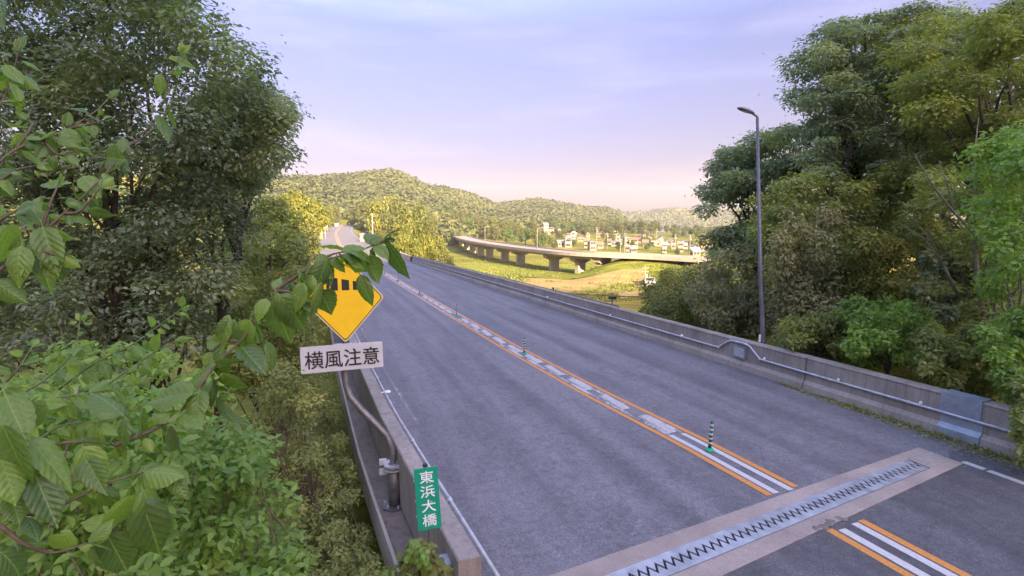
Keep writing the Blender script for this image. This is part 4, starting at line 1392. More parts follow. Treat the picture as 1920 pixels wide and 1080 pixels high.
M['leaf_field'] = leaf_mat('leaf_field', (.065, .105, .028), (.12, .17, .040), .3, .5, warm=(.17, .21, .05))
M['leaf_hero'] = leaf_mat('leaf_hero', (.085, .150, .042), (.175, .275, .055), .45, .38, veins=True, warm=(.24, .34, .07), spec=.5)
M['leaf_fresh'] = leaf_mat('leaf_fresh', (.12, .21, .050), (.21, .33, .068), .47, .42, veins=True, warm=(.30, .39, .09), spec=.45)

RS = np.random.RandomState(21)
# ------------------------------------------------------------------ trees on the left
tree('broadleaf_tree', 'large dark evergreen tree filling the upper left, nearest the camera', 'tree',
     clumps_in(RS, [(-60, -160), (330, -160), (380, 20), (470, 110), (480, 170), (400, 240), (300, 330), (-60, 340)], 130, 8.5, 13.5, 38, 80), 64000, .12, M['leaf_dark'], 'bark', RS,
     base=(-8.6, 12.0), trunk_r=.15, limbs=20, up=.9)
tree('broadleaf_tree', 'grey green tree leaning out against the sky at the left, its edge nearest the road', 'tree',
     clumps_in(RS, [(370, 150), (430, 170), (515, 175), (530, 215), (525, 290), (480, 350), (400, 390), (320, 340)], 74, 11.5, 16, 24, 46), 26000, .13, M['leaf_grey'], 'bark', RS,
     base=(-8.0, 14.0), trunk_r=.13, limbs=9, up=.8, fork=.85)
tree('broadleaf_tree', 'shadowy lower tree at the left with dark crossing limbs below the big evergreen', 'tree',
     clumps_in(RS, [(-60, 330), (380, 330), (480, 380), (430, 500), (400, 640), (-60, 700)], 150, 9.5, 16, 32, 62), 62000, .12, M['leaf_dark'], 'bark', RS,
     base=(-8.5, 13.5), trunk_r=.12, limbs=24, shell=.35, up=.9)
tree('broadleaf_tree', 'olive bushy tree below the sky gap, behind the dark left trees', 'tree',
     clumps_in(RS, [(420, 390), (500, 370), (545, 400), (560, 470), (540, 520), (430, 560)], 40, 22, 29, 20, 34, .55), 15000, .20, M['leaf_olive'], 'bark', RS, trunk_r=.2, limbs=12)
tree('broadleaf_tree', 'dark scrubby tree behind the warning sign, left of the parapet', 'tree',
     clumps_in(RS, [(380, 520), (560, 510), (610, 600), (600, 690), (540, 760), (400, 720)], 46, 11, 17, 22, 42), 17000, .12, M['leaf_scrub'], 'bark', RS,
     base=(-7, 15.5), trunk_r=.12, limbs=12)

# ------------------------------------------------------------------ trees on the right
def px_path(pts):
    return [at(x, y, d) for x, y, d in pts]
tree('broadleaf_tree', 'rounded grey green tree behind the street lamp, leftmost of the right wood', 'tree',
     clumps_in(RS, [(1322, 370), (1345, 300), (1400, 262), (1450, 235), (1500, 330), (1480, 470), (1420, 490), (1330, 450)], 76, 29, 36, 16, 34), 36000, .24, M['leaf_grey'], 'bark', RS,
     base=(15.5, 33), trunk_r=.28, limbs=14, flat=.6, up=.95)
tree('broadleaf_tree', 'tall layered tree whose crown tops the right wood beside the sky', 'tree',
     clumps_in(RS, [(1468, 190), (1475, 140), (1515, 100), (1545, 55), (1600, 40), (1720, 20), (1750, 200), (1720, 330), (1480, 330)], 120, 23.5, 30.5, 20, 44), 66000, .20, M['leaf_grey'], 'bark', RS,
     base=(16, 27), trunk_r=.34, limbs=22, flat=.5, up=.95)
tree('broadleaf_tree', 'tall tree in the upper right corner with sky showing through its crown', 'tree',
     clumps_in(RS, [(1700, 50), (1840, 30), (1960, -60), (2010, 300), (1730, 330)], 100, 17.5, 24.5, 24, 52), 54000, .17, M['leaf_olive'], 'bark', RS,
     base=(18, 21), trunk_r=.32, limbs=22, flat=.5, up=.95)
tree('broadleaf_tree', 'olive tree of middle height in the right wood, right of the lamp', 'tree',
     clumps_in(RS, [(1430, 360), (1600, 330), (1720, 330), (1730, 560), (1500, 590), (1440, 480)], 120, 21.5, 28, 20, 42), 56000, .18, M['leaf_olive'], 'bark', RS,
     base=(15.5, 25), trunk_r=.28, limbs=18, flat=.55, up=.95)
tree('broadleaf_tree', 'tall tree at the back that closes the gap between the two highest right crowns', 'tree',
     clumps_in(RS, [(1640, 60), (1850, 20), (1900, 330), (1650, 330)], 60, 27, 33, 20, 42), 34000, .22, M['leaf_grey'], 'bark', RS, base=(24, 30), trunk_r=.3, limbs=12, flat=.6, up=.95)
tree('broadleaf_tree', 'dark tree at the back of the right wood, seen between the others', 'tree',
     clumps_in(RS, [(1480, 250), (1960, 200), (1960, 580), (1480, 560)], 110, 30, 37, 22, 44), 40000, .27, M['leaf_dark'], 'bark', RS, base=(25, 33), trunk_r=.3, limbs=16, flat=.6, up=.95)
bare = [(px_path([(1850, 640, 15.5), (1835, 540, 15.5), (1828, 440, 15.5), (1790, 400, 15.3), (1750, 350, 15.2), (1715, 290, 15)]), .085),
        (px_path([(1828, 440, 15.5), (1830, 350, 15.6), (1828, 280, 15.6), (1835, 220, 15.7)]), .06),
        (px_path([(1790, 400, 15.3), (1775, 345, 15.5), (1760, 300, 15.4)]), .035),
        (px_path([(1800, 560, 15.3), (1770, 500, 15.3), (1735, 450, 15.2), (1690, 420, 15.1)]), .05),
        (px_path([(1770, 500, 15.3), (1740, 440, 15), (1700, 405, 14.9)]), .03),
        (px_path([(1860, 630, 14.8), (1870, 520, 14.8), (1880, 430, 14.9), (1885, 330, 15)]), .05)]
tree('broadleaf_tree', 'tree with bare pale limbs at the right, behind the parapet\'s near end', 'tree',
     clumps_in(RS, [(1700, 330), (1940, 300), (1960, 640), (1860, 640), (1740, 520)], 62, 15.6, 21, 22, 46), 22000, .15, M['leaf_olive'], 'bark', RS,
     base=(14.9, 16.2), trunk_r=.16, limbs=14, flat=.55, up=.95, bare=bare)
tree('broadleaf_tree', 'fresh bright green leafy tree at the right edge of the picture', 'tree',
     clumps_in(RS, [(1840, 280), (1960, 240), (1990, 640), (1880, 640), (1850, 480)], 44, 12, 15, 20, 42), 9000, .15, M['leaf_bright'], 'bark_pale', RS,
     base=(13.6, 13.6), trunk_r=.09, limbs=12, tmpl=LEAF_MD)
tree('hanging_shrub', 'brownish hanging creeper thicket just right of the street lamp', 'shrub',
     clumps_in(RS, [(1460, 430), (1560, 410), (1620, 640), (1490, 650), (1450, 600)], 54, 19, 23, 16, 34), 20000, .17, M['leaf_brown'], 'bark', RS,
     trunk_r=.10, limbs=8, flat=1.1, droop=1.2)
tree('hanging_shrub', 'yellowish shrub in front of the dark hollow in the right wood', 'shrub',
     clumps_in(RS, [(1590, 440), (1640, 420), (1700, 480), (1700, 560), (1600, 570)], 22, 18, 20.5, 18, 34, .85), 8000, .15, M['leaf_yellow'], 'bark', RS, trunk_r=.07, limbs=8)
low = [([(1200, 565), (1320, 545), (1340, 640), (1260, 625)], 28, 38, 'leaf_yellow', 'yellowish brush rising over the parapet left of the lamp, nearest the field'),
       ([(1200, 560), (1290, 545), (1400, 560), (1400, 630), (1300, 620)], 44, 62, 'leaf_yellow', 'half lit yellowish brush below the valley tree, beyond the parapet'),
       ([(1290, 540), (1430, 540), (1430, 640), (1350, 640)], 24, 32, 'leaf_brown', 'brownish brush just left of the street lamp foot'),
       ([(1215, 585), (1320, 560), (1410, 590), (1410, 640), (1330, 635)], 34, 52, 'leaf_olive', 'dull brush beyond the parapet, left of the lamp foot'),
       ([(1340, 470), (1440, 470), (1440, 620), (1350, 600)], 38, 50, 'leaf_grey', 'greyish brush farther off, left of the street lamp'),
       ([(1470, 600), (1600, 590), (1620, 660), (1480, 650)], 17.5, 19.5, 'leaf_olive', 'dull green undergrowth behind the parapet, right of the lamp base'),
       ([(1590, 560), (1740, 570), (1750, 690), (1600, 670)], 15, 18, 'leaf_bright', 'bright green undergrowth spilling over the parapet top in mid length'),
       ([(1720, 600), (1860, 620), (1880, 740), (1740, 710)], 13.5, 16, 'leaf_olive', 'undergrowth in shade over the steel cover plates'),
       ([(1905, 720), (1990, 700), (2000, 930), (1925, 860)], 10.2, 12.2, 'leaf_olive', 'weedy bush that hides the near end of the right parapet'),
       ([(1840, 620), (1960, 600), (1980, 800), (1870, 720)], 11.9, 14.4, 'leaf_bright', 'bright undergrowth at the parapet\'s near right end'),
       ([(1330, 470), (1450, 470), (1460, 640), (1380, 620), (1320, 580)], 24, 34, 'leaf_brown', 'grey brown brush left of the lamp, behind the parapet'),
       ([(1700, 470), (1850, 470), (1870, 620), (1720, 610)], 17.5, 22, 'leaf_dark', 'dark thicket deep in the right wood behind the bare limbs'),
       ([(1480, 520), (1740, 520), (1740, 660), (1480, 640)], 22, 27, 'leaf_dark', 'dark thicket at the back of the right wood')]
for pl, d0, d1, mt, lb in low:
    tree('undergrowth_bush', lb, 'bush', clumps_in(RS, pl, 48, d0, d1, 9, 27), 10000, .14 if d1 < 20 else .2, M[mt], 'twig', RS, trunk_r=.05, limbs=9, group='undergrowth along the right parapet', tmpl=LEAF_LO)
tree('broadleaf_tree', 'half sunlit tree in the valley beyond the parapet, left of the brown brush', 'tree',
     clumps_in(RS, [(1215, 530), (1260, 510), (1330, 520), (1360, 600), (1300, 630), (1200, 600)], 40, 66, 84, 12, 24), 12000, .38, M['leaf_yellow'], 'bark', RS, trunk_r=.3, limbs=10)
tree('broadleaf_tree', 'dim rounded tree in the valley right of the grey field shed', 'tree',
     clumps_in(RS, [(1240, 520), (1270, 500), (1310, 515), (1320, 550), (1250, 560)], 24, 88, 100, 10, 18), 7000, .4, M['leaf_olive'], 'bark', RS, trunk_r=.3, limbs=8)

# ------------------------------------------------------------------ trees beyond the bridge: built once per kind, then copied
def proto(kind, seed):
    rs = np.random.RandomState(seed)
    n = 26
    C = []
    for i in range(n):
        th = rs.uniform(0, 2 * math.pi); u = rs.rand() ** .6; z = rs.uniform(-.75, 1)
        C.append((u * math.cos(th) * .68 * math.sqrt(max(.1, 1 - z * z * .8)), u * math.sin(th) * .68 * math.sqrt(max(.1, 1 - z * z * .8)), 1.15 + z * .72, rs.uniform(.22, .40), rs.rand()))
    V, F, t = cloud(rs, C, 3000, .15, flat=.75, wratio=.7)
    root = empty('deciduous_tree', (0, 0, 0))
    o = np_mesh('crown', V, F, M[kind], root, tint=t); o['kind'] = 'stuff'
    m = MB(); m.tube([(0, 0, -.1), (.02, 0, .5), (-.03, .02, 1.1)], [.075, .055, .03], 7)
    for k in range(5):
        e = np.array(C[k][:3]); m.tube([(0, 0, .6), e * .5 + [0, 0, .35], e], [.03, .02, .008], 5)
    m.build('trunk', M['bark'], root, True)
    return root
PROTO = {k: [proto(k, 5 + 7 * i + 3 * j) for j in range(2)] for i, k in enumerate(('leaf_yellow', 'leaf_valley', 'leaf_field'))}
used = set()
def place_tree(px, py, d, rpx, kind, label, group, z=None):
    """py: row of the crown's middle"""
    rs = RS
    pr = PROTO[kind][rs.randint(2)]
    x = (px - 960) / 1000 * d
    p = at(px, py, d / math.cos(0))
    r = rpx * d / 1000
    gz = float(ground_z(p[0], p[1]))
    p[2] = max(p[2], gz + r * 1.05)
    if pr.name not in used:
        used.add(pr.name); root = pr
    else:
        root = pr.copy(); link(root)
        for ch in pr.children:
            c = ch.copy(); link(c); c.parent = root
    root.rotation_euler.z = rs.uniform(0, 6.28)
    sxy = r / .95
    sz = max(sxy * .7, (p[2] + r - gz) / 2.2)
    root.location = (p[0], p[1], min(gz, p[2] - 1.15 * sz + .1) if p[2] - 1.15 * sz < gz else gz)
    root.scale = (sxy, sxy, sz)
    tag(root, label, 'tree', group)
# (column, row, distance, radius px, kind)
GA = [(535, 395, 85, 36, 'leaf_yellow'), (560, 380, 110, 30, 'leaf_yellow'), (588, 392, 120, 26, 'leaf_yellow'), (545, 450, 70, 38, 'leaf_valley'), (578, 440, 95, 28, 'leaf_valley'), (520, 500, 60, 40, 'leaf_valley'),
      (560, 495, 75, 30, 'leaf_valley'), (600, 420, 190, 15, 'leaf_valley'), (612, 400, 240, 16, 'leaf_yellow'), (628, 395, 330, 13, 'leaf_valley'), (480, 440, 60, 40, 'leaf_valley'), (590, 475, 100, 18, 'leaf_yellow')]
for i, (px, py, d, r, k) in enumerate(sorted(GA)):
    place_tree(px, py, d, r, k, '%s tree left of the far road, %s counted from the left' % ('sunlit yellow green' if k == 'leaf_yellow' else 'olive green', ordinal(i + 1)), 'trees left of the far road')
GB = [(668, 405, 330, 17, 'leaf_valley'), (685, 395, 300, 20, 'leaf_valley'), (708, 392, 260, 22, 'leaf_yellow'), (735, 388, 280, 24, 'leaf_yellow'), (728, 415, 200, 24, 'leaf_valley'), (758, 405, 230, 24, 'leaf_yellow'), (785, 400, 260, 22, 'leaf_yellow'),
      (752, 438, 150, 24, 'leaf_yellow'), (780, 432, 165, 24, 'leaf_yellow'), (806, 422, 210, 20, 'leaf_valley'), (800, 455, 130, 20, 'leaf_yellow'), (824, 452, 150, 16, 'leaf_yellow'), (776, 465, 118, 18, 'leaf_yellow'), (835, 475, 120, 15, 'leaf_valley'), (810, 480, 110, 14, 'leaf_yellow'), (845, 490, 112, 12, 'leaf_valley'),
      (712, 440, 160, 14, 'leaf_valley'), (738, 462, 130, 14, 'leaf_yellow')]
for i, (px, py, d, r, k) in enumerate(sorted(GB)):
    place_tree(px, py, d, r, k, '%s tree right of the far road, %s counted from the left' % ('sunlit golden' if k == 'leaf_yellow' else 'olive green', ordinal(i + 1)), 'trees between the far road and the viaduct')
GC = [(838, 415, 480), (852, 418, 440), (866, 412, 470), (880, 422, 400), (895, 416, 430), (908, 425, 390), (925, 420, 420, 'leaf_yellow'), (928, 432, 370), (942, 428, 400), (956, 426, 430), (952, 440, 340), (970, 432, 400), (985, 440, 350), (998, 430, 440), (1006, 444, 340), (1030, 448, 330), (1016, 452, 300), (1040, 425, 520), (1060, 432, 520), (1085, 428, 560), (1105, 432, 560), (1140, 440, 480), (1135, 432, 560), (1175, 432, 560), (1200, 438, 560), (1188, 443, 500), (1225, 440, 540), (1250, 444, 540), (1280, 446, 520), (1300, 452, 480), (1330, 450, 500), (1350, 456, 470), (1380, 450, 480), (1095, 480, 250), (1088, 486, 230), (1240, 490, 215), (1160, 472, 300), (1215, 472, 300), (1270, 482, 260), (1130, 452, 420), (1040, 460, 310)]
_g = random.Random(5)
GC += [(1030 + 9.4 * k + _g.uniform(-4, 4), 440 - _g.uniform(0, 7), _g.uniform(520, 590)) for k in range(40)]
GC += [(_g.uniform(1045, 1385), 470, _g.uniform(285, 480)) for k in range(34)]
for i, a in enumerate(sorted(GC, key=lambda a: a[0])):
    px, py, d = a[:3]; k = a[3] if len(a) > 3 else ('leaf_valley' if (i * 7) % 3 else 'leaf_field')
    place_tree(px, py, d, 15 if px < 1020 else (RS.uniform(5, 7.5) if d > 500 and px > 1235 else RS.uniform(9, 13) if d > 500 else RS.uniform(5, 10)), k, '%s tree on the far side of the valley, %s counted from the left' % ('bright yellow' if k == 'leaf_yellow' else 'dark green' if k == 'leaf_valley' else 'mid green', ordinal(i + 1)), 'trees behind the viaduct and about the village')

# ------------------------------------------------------------------ the wooded hills, one mass
def forest(name, q0, q1, n, rfun, r0, r1, label, mats, seed):
    rs = np.random.RandomState(seed)
    q = rs.uniform(q0, q1, n)
    r = rfun(q, rs.rand(n))
    th = np.arctan((q - 960) / 1000)
    x, y = r * np.sin(th), r * np.cos(th)
    # rows of the picture measure depth along the axis: keep off the road cut
    dm = np.full(n, 1e9)
    for p in PATH[8:58:2]: dm = np.minimum(dm, np.hypot(x - p[0], y - p[1]))
    keep = dm > 14
    x, y, r = x[keep], y[keep], r[keep]
    z = ground_z(x, y); R_ = rs.uniform(r0, r1, len(x))
    k = 34
    m = len(x)
    d = unit(rs.normal(size=(m, k, 3))); d[..., 2] = abs(d[..., 2]) * 1.2 - .25
    d = unit(d)
    ph = rs.rand(m, 1) * 6
    rad = R_[:, None] * (.75 + .25 * rs.rand(m, k)) * (1 + .2 * np.sin(5 * d[..., 0] + ph) * np.sin(4 * d[..., 1] + ph))
    P = np.stack([x, y, z + R_ * .5], -1)[:, None, :] + d * rad[..., None] * np.array([1, 1, 1.0])
    P = P.reshape(-1, 3); dd = d.reshape(-1, 3)
    nrm = unit(dd + rs.normal(size=dd.shape) * .16)
    ax = unit(rs.normal(size=dd.shape))
    L = np.repeat(R_, k) * rs.uniform(.45, .75, m * k)
    V, F = place_leaves(P - nrm * 0, nrm, ax, L, L * .9, LEAF_LO)
    big = vnoise(x * .02, y * .02)
    t = np.clip(np.repeat(.34 * rs.rand(m) + .65 * big - .05, k) + .08 * rs.rand(m * k), 0, 1)
    o = np_mesh(name, V, F, M[mats], tint=np.repeat(t, 4))
    return tag(o, label, 'woods', None, 'stuff')
foot = lambda q: np.interp(q, HILL[:, 0], HILL[:, 3]); crd = lambda q: np.interp(q, HILL[:, 0], HILL[:, 2])
M['leaf_hill'] = leaf_mat('leaf_hill', (.058, .074, .028), (.110, .122, .036), .2, .7, warm=(.16, .145, .035))
forest('wooded_hills', 380, 1225, 11000, lambda q, u: foot(q) - 5 + (crd(q) * 1.02 - foot(q)) * u ** .8, 3.2, 6.2, 'wooded hills behind the bridge and the village', 'leaf_hill', 3)
forest('wooded_headland', 1100, 1480, 1500, lambda q, u: 1490 + 270 * u, 7, 12, 'low wooded headland across the bay', 'leaf_hill', 4)

def rough_grass():
    rs = np.random.RandomState(12)
    n = 60000
    q = rs.uniform(830, 1420, n); row = rs.uniform(484, 600, n)
    d = 16.3 / (row - 415) * 1000
    x = (q - 960) / 1000 * d; y = d
    keep = (vnoise(x * .06, y * .06) + .35 * vnoise(x * .3, y * .3) > .62) & (row - 415 < 16.3 / 95 * 1000)
    x, y = x[keep], y[keep]; m = len(x)
    z = ground_z(x, y) + .1
    P = np.stack([x, y, z], -1)
    ax = unit(np.array([0, 0, 1.0]) + rs.normal(size=(m, 3)) * .35); nrm = unit(rs.normal(size=(m, 3)) * [1, 1, .3] + [0, -1.0, .3])
    big = vnoise(x * .04 + 9, y * .04) > .66
    L = np.where(big, rs.uniform(.2, .55, m), rs.uniform(.12, .4, m))
    V, F = place_leaves(P, nrm, ax, L, L * .8, LEAF_LO)
    o = np_mesh('rough_grass', V, F, M['leaf_yellow'], tint=np.repeat(np.clip(.5 * vnoise(x * .05, y * .05) + .5 * rs.rand(m), 0, 1), 4))
    tag(o, 'rough tufted grass and weeds over the sunlit valley fields', 'grass', None, 'stuff')
rough_grass()
# ------------------------------------------------------------------ rough plants on the slope left of the parapet
tree('slope_scrub', 'pale olive scrub on the slope between the sign pole and the shrubs', 'scrub',
     clumps_in(RS, [(470, 690), (560, 690), (585, 770), (620, 850), (645, 960), (655, 1100), (500, 1100), (480, 800)], 90, 9.0, 12.5, 14, 32), 17000, .085, M['leaf_scrub'], 'twig', RS,
     base=(-3.6, 10.0), trunk_r=.05, limbs=60, fork=.1)
tree('slope_scrub', 'shaded brush on the slope under the white lettered plate', 'scrub',
     clumps_in(RS, [(380, 560), (560, 560), (590, 640), (570, 700), (430, 760), (380, 700)], 50, 12, 16, 16, 34), 14000, .10, M['leaf_olive'], 'twig', RS,
     base=(-5.5, 13.0), trunk_r=.06, limbs=16, fork=.1)

def kerb_clumps(rs, n):
    poly = [(500, 700), (612, 700), (632, 780), (660, 880), (688, 970), (712, 1090), (480, 1090)]
    out = []
    while len(out) < n:
        x, y = rs.uniform(480, 712), rs.uniform(690, 1090)
        if not inside(poly, x, y): continue
        d = 5.75 / ((y - 415) / 1000) * rs.uniform(.9, 1.06)
        p = at(x, y, d); out.append((p[0], p[1], p[2], rs.uniform(10, 20) * d / 1000, rs.rand()))
    return np.array(out)
tree('slope_scrub', 'low dry scrub growing along the pale kerb left of the parapet', 'scrub', kerb_clumps(RS, 140), 24000, .075, M['leaf_scrub'], 'twig', RS, base=(-3.6, 11.0), trunk_r=.03, limbs=30, fork=.1)

# ------------------------------------------------------------------ near leaves: one blade per object
def blade(name, mat, droop, fold, curl, seed, W=.52):
    ns, nl = 15, 7
    V, F, U = [], [], []
    for i in range(ns):
        t = i / (ns - 1)
        w = W * .5 * math.sin(math.pi * t ** .68) ** .78 if 0 < t < 1 else .003
        if t > .72: w *= 1 - .55 * ((t - .72) / .28) ** 1.2          # drawn-out tip
        for j in range(nl):
            l = (j / (nl - 1) - .5) * 2
            ed = 1 + (.035 * (-1) ** i if abs(l) > .99 else 0)        # toothed margin
            rip = .05 * math.sin(t * 24 + abs(l) * 3 + seed) * abs(l) * w
            z = fold * (abs(l) ** .8) * w - curl * w * l * l * .9 - droop * .45 * t * t + rip + .12 * w * l * math.sin(seed + t * 3)
            V.append((w * l * ed, t - .12 * droop * t * t, z))
            U.append((l * w, t))
    for i in range(ns - 1):
        for j in range(nl - 1):
            a = i * nl + j
            F.append((a, a + 1, a + nl + 1, a + nl))
    b = len(V)          # short stalk
    V += [(-.008, 0, 0), (.008, 0, 0), (.006, -.16, .02), (-.006, -.16, .02)]; U += [(0, 0)] * 4
    F.append((b, b + 1, b + 2, b + 3))
    me = bpy.data.meshes.new(name); me.from_pydata(V, [], F); me.materials.append(mat)
    uv = me.uv_layers.new(name='UVMap')
    for lp_ in me.loops: uv.data[lp_.index].uv = U[lp_.vertex_index]
    me.polygons.foreach_set('use_smooth', [True] * len(me.polygons)); me.update()
    return me
BL = {m: [blade('leaf', M[m], d, f, c, i, w) for i, (d, f, c, w) in enumerate(((.25, .55, .5, .56), (.6, .45, .7, .52), (.1, .7, .4, .60), (.95, .5, .6, .54), (.45, .3, .9, .62)))] for m in ('leaf_hero', 'leaf_fresh')}
RL = random.Random(77)
def put_leaf(root, base, tip, wpx_ratio=None, nrm=None, mat='leaf_hero', var=None):
    base, tip = np.array(base, float), np.array(tip, float)
    y = tip - base; L = np.linalg.norm(y); y /= L
    if nrm is None:
        c = CAM - base; c /= np.linalg.norm(c)
        nrm = c * .55 + np.array([0, 0, .65]) + np.array([RL.gauss(0, .35) for _ in range(3)])
    z = nrm - y * (nrm @ y); z /= np.linalg.norm(z) + 1e-9
    x = np.cross(y, z)
    wx = 1.0 if wpx_ratio is None else wpx_ratio
    me = BL[mat][RL.randrange(5) if var is None else var]
    o = bpy.data.objects.new('leaf', me); COL.objects.link(o)
    m = Matrix(((x[0] * L * wx, y[0] * L, z[0] * L, base[0]), (x[1] * L * wx, y[1] * L, z[1] * L, base[1]), (x[2] * L * wx, y[2] * L, z[2] * L, base[2]), (0, 0, 0, 1)))
    o.parent = root
    o.matrix_basis = Matrix.Translation(-Vector(root.location)) @ m
    return o
def stem_path(pts):
    P = [at(*p) for p in pts]
    if len(P) > 2: P = list(catmull([2 * P[0] - P[1]] + P + [2 * P[-1] - P[-2]], 5))
    return P
def branch(label, stems, heroes=(), mat='leaf_hero', group='branches hanging close in front of the camera', r0=.006, bark='twig'):
    """stems: (pixel path with depths, spacing of leaf pairs, leaf length, start share)"""
    P0 = at(*stems[0][0][0])
    root = empty('leafy_branch', P0, label, 'branch', group)
    for pts, gap, ll, start in stems:
        P = stem_path(pts)
        m = MB(); m.tube(P, list(np.linspace(r0, r0 * .35, len(P))), 7); m.build('stem', M[bark], root, True, world=True)
        if not gap: continue
        seg = [np.linalg.norm(P[i + 1] - P[i]) for i in range(len(P) - 1)]; tot = sum(seg)
        s = tot * start; flip = 0
        while s <= tot:
            a, i = s, 0
            while i < len(seg) - 1 and a > seg[i]: a -= seg[i]; i += 1
            p = P[i] + (P[i + 1] - P[i]) * min(1, a / seg[i]); t = (P[i + 1] - P[i]) / seg[i]
            side = np.cross(t, [0, 0, 1.0]); side /= np.linalg.norm(side) + 1e-9
            upd = np.cross(side, t)
            a0 = flip * math.pi / 2 + RL.gauss(0, .35); flip ^= 1
            for sg in (0, math.pi):
                dd = side * math.cos(a0 + sg) + upd * math.sin(a0 + sg) * .7
                d = dd * .8 + t * RL.uniform(.25, .7) + np.array([0, 0, -1]) * RL.uniform(.25, .95)
                d /= np.linalg.norm(d)
                L = ll * RL.uniform(.42, 1.2) * (1 - .35 * (s / tot > .85))
                b = p + d * .012
                put_leaf(root, b, b + d * L, None, None, mat)
            s += gap * RL.uniform(.8, 1.25)
        p = P[-1]; t = P[-1] - P[-2]; t /= np.linalg.norm(t)
        for k in range(3):
            d = t + np.array([RL.gauss(0, .5) for _ in range(3)]); d /= np.linalg.norm(d)
            put_leaf(root, p, p + d * ll * RL.uniform(.45, .75), None, None, mat)
    for h in heroes:
        bx, by, tx, ty, wpx, d = h[:6]
        Lp = math.hypot(tx - bx, ty - by)
        put_leaf(root, at(bx, by, d), at(tx, ty, d * RL.uniform(.97, 1.05)), max(.55, min(1.7, wpx / Lp / .5)), None, mat, None)
    return root

branch('long arching leafy branch reaching across the yellow sign from the left',
       [([(215, 835, 1.25), (300, 800, 1.3), (345, 765, 1.32), (400, 690, 1.36), (450, 640, 1.4), (490, 590, 1.45), (515, 545, 1.5)], .055, .085, .1),
        ([(555, 518, 1.52), (585, 512, 1.53), (605, 515, 1.55)], .04, .062, .0), ([(590, 495, 1.55), (620, 478, 1.57), (655, 470, 1.6)], .035, .05, .0), ([(515, 545, 1.5), (545, 548, 1.5), (572, 570, 1.5)], .04, .07, .1), ([(450, 640, 1.4), (420, 640, 1.4), (395, 660, 1.4)], .04, .07, .1),
        ([(515, 545, 1.5), (560, 515, 1.52), (600, 492, 1.55), (645, 478, 1.6), (690, 464, 1.65), (722, 450, 1.7)], .085, .075, .1)],
       [(725, 455, 764, 530, 34, 1.68), (720, 448, 760, 419, 18, 1.7), (690, 456, 723, 425, 26, 1.66), (703, 460, 730, 487, 20, 1.66), (705, 458, 693, 486, 12, 1.66), (600, 462, 648, 464, 26, 1.58), (640, 470, 690, 462, 30, 1.6),
        (680, 470, 665, 514, 32, 1.6), (675, 515, 697, 578, 26, 1.62), (583, 500, 541, 527, 26, 1.52), (600, 475, 628, 540, 34, 1.55), (602, 528, 600, 602, 38, 1.5), (630, 475, 645, 515, 26, 1.56), 
        (522, 552, 586, 632, 48, 1.46), (512, 560, 545, 652, 40, 1.46), (480, 605, 520, 675, 40, 1.42), (430, 590, 385, 672, 46, 1.4), (362, 738, 266, 748, 42, 1.3), (340, 772, 270, 778, 34, 1.3), (232, 780, 172, 720, 44, 1.26), (268, 765, 250, 852, 36, 1.28), (236, 785, 215, 852, 34, 1.26),
        (182, 800, 174, 882, 28, 1.24), (420, 700, 457, 758, 34, 1.36), (400, 715, 345, 772, 34, 1.34), (395, 715, 406, 768, 26, 1.34), (405, 745, 430, 816, 28, 1.34), (402, 692, 350, 716, 30, 1.36), (452, 650, 500, 702, 36, 1.4), (500, 640, 532, 692, 30, 1.42), (470, 600, 440, 690, 36, 1.4), (500, 560, 470, 600, 30, 1.44), (440, 600, 405, 640, 36, 1.4), (560, 505, 590, 560, 30, 1.5), (612, 488, 592, 556, 36, 1.52), (690, 480, 702, 532, 26, 1.6), (585, 515, 560, 560, 32, 1.5), (655, 470, 700, 490, 26, 1.58), (600, 545, 622, 590, 30, 1.5), (570, 530, 548, 590, 32, 1.48)], r0=.0048)
branch('big drooping leaves on a brown twig at the bottom left corner',
       [([(-20, 962, 1.02), (80, 962, 1.06), (140, 935, 1.1), (205, 905, 1.14), (268, 885, 1.18)], .10, .09, .2), ([(0, 985, 1.0), (50, 1022, 1.02), (100, 1036, 1.05), (165, 1018, 1.08)], .11, .085, .2), ([(-20, 842, 1.08), (70, 838, 1.12), (150, 828, 1.16), (215, 835, 1.25)], .09, .09, .15)],
       [(50, 820, 146, 922, 50, 1.05), (5, 795, 62, 925, 62, 1.0), (65, 890, 110, 992, 48, 1.04), (150, 922, 112, 950, 32, 1.12), (268, 918, 302, 1002, 46, 1.12), (240, 930, 220, 1012, 50, 1.12), (262, 935, 318, 1068, 62, 1.12), (215, 985, 146, 976, 36, 1.12), (132, 1000, 88, 1052, 48, 1.06), (0, 1035, 74, 1090, 52, .98),
        (270, 885, 342, 880, 34, 1.18), (10, 740, 52, 835, 48, 1.05), (0, 860, 40, 940, 50, 1.0), (200, 1000, 240, 1075, 44, 1.1), (20, 930, 40, 985, 36, 1.02), (160, 860, 200, 930, 34, 1.14), (90, 760, 40, 800, 30, 1.1), (320, 890, 350, 930, 26, 1.2)], r0=.0045)
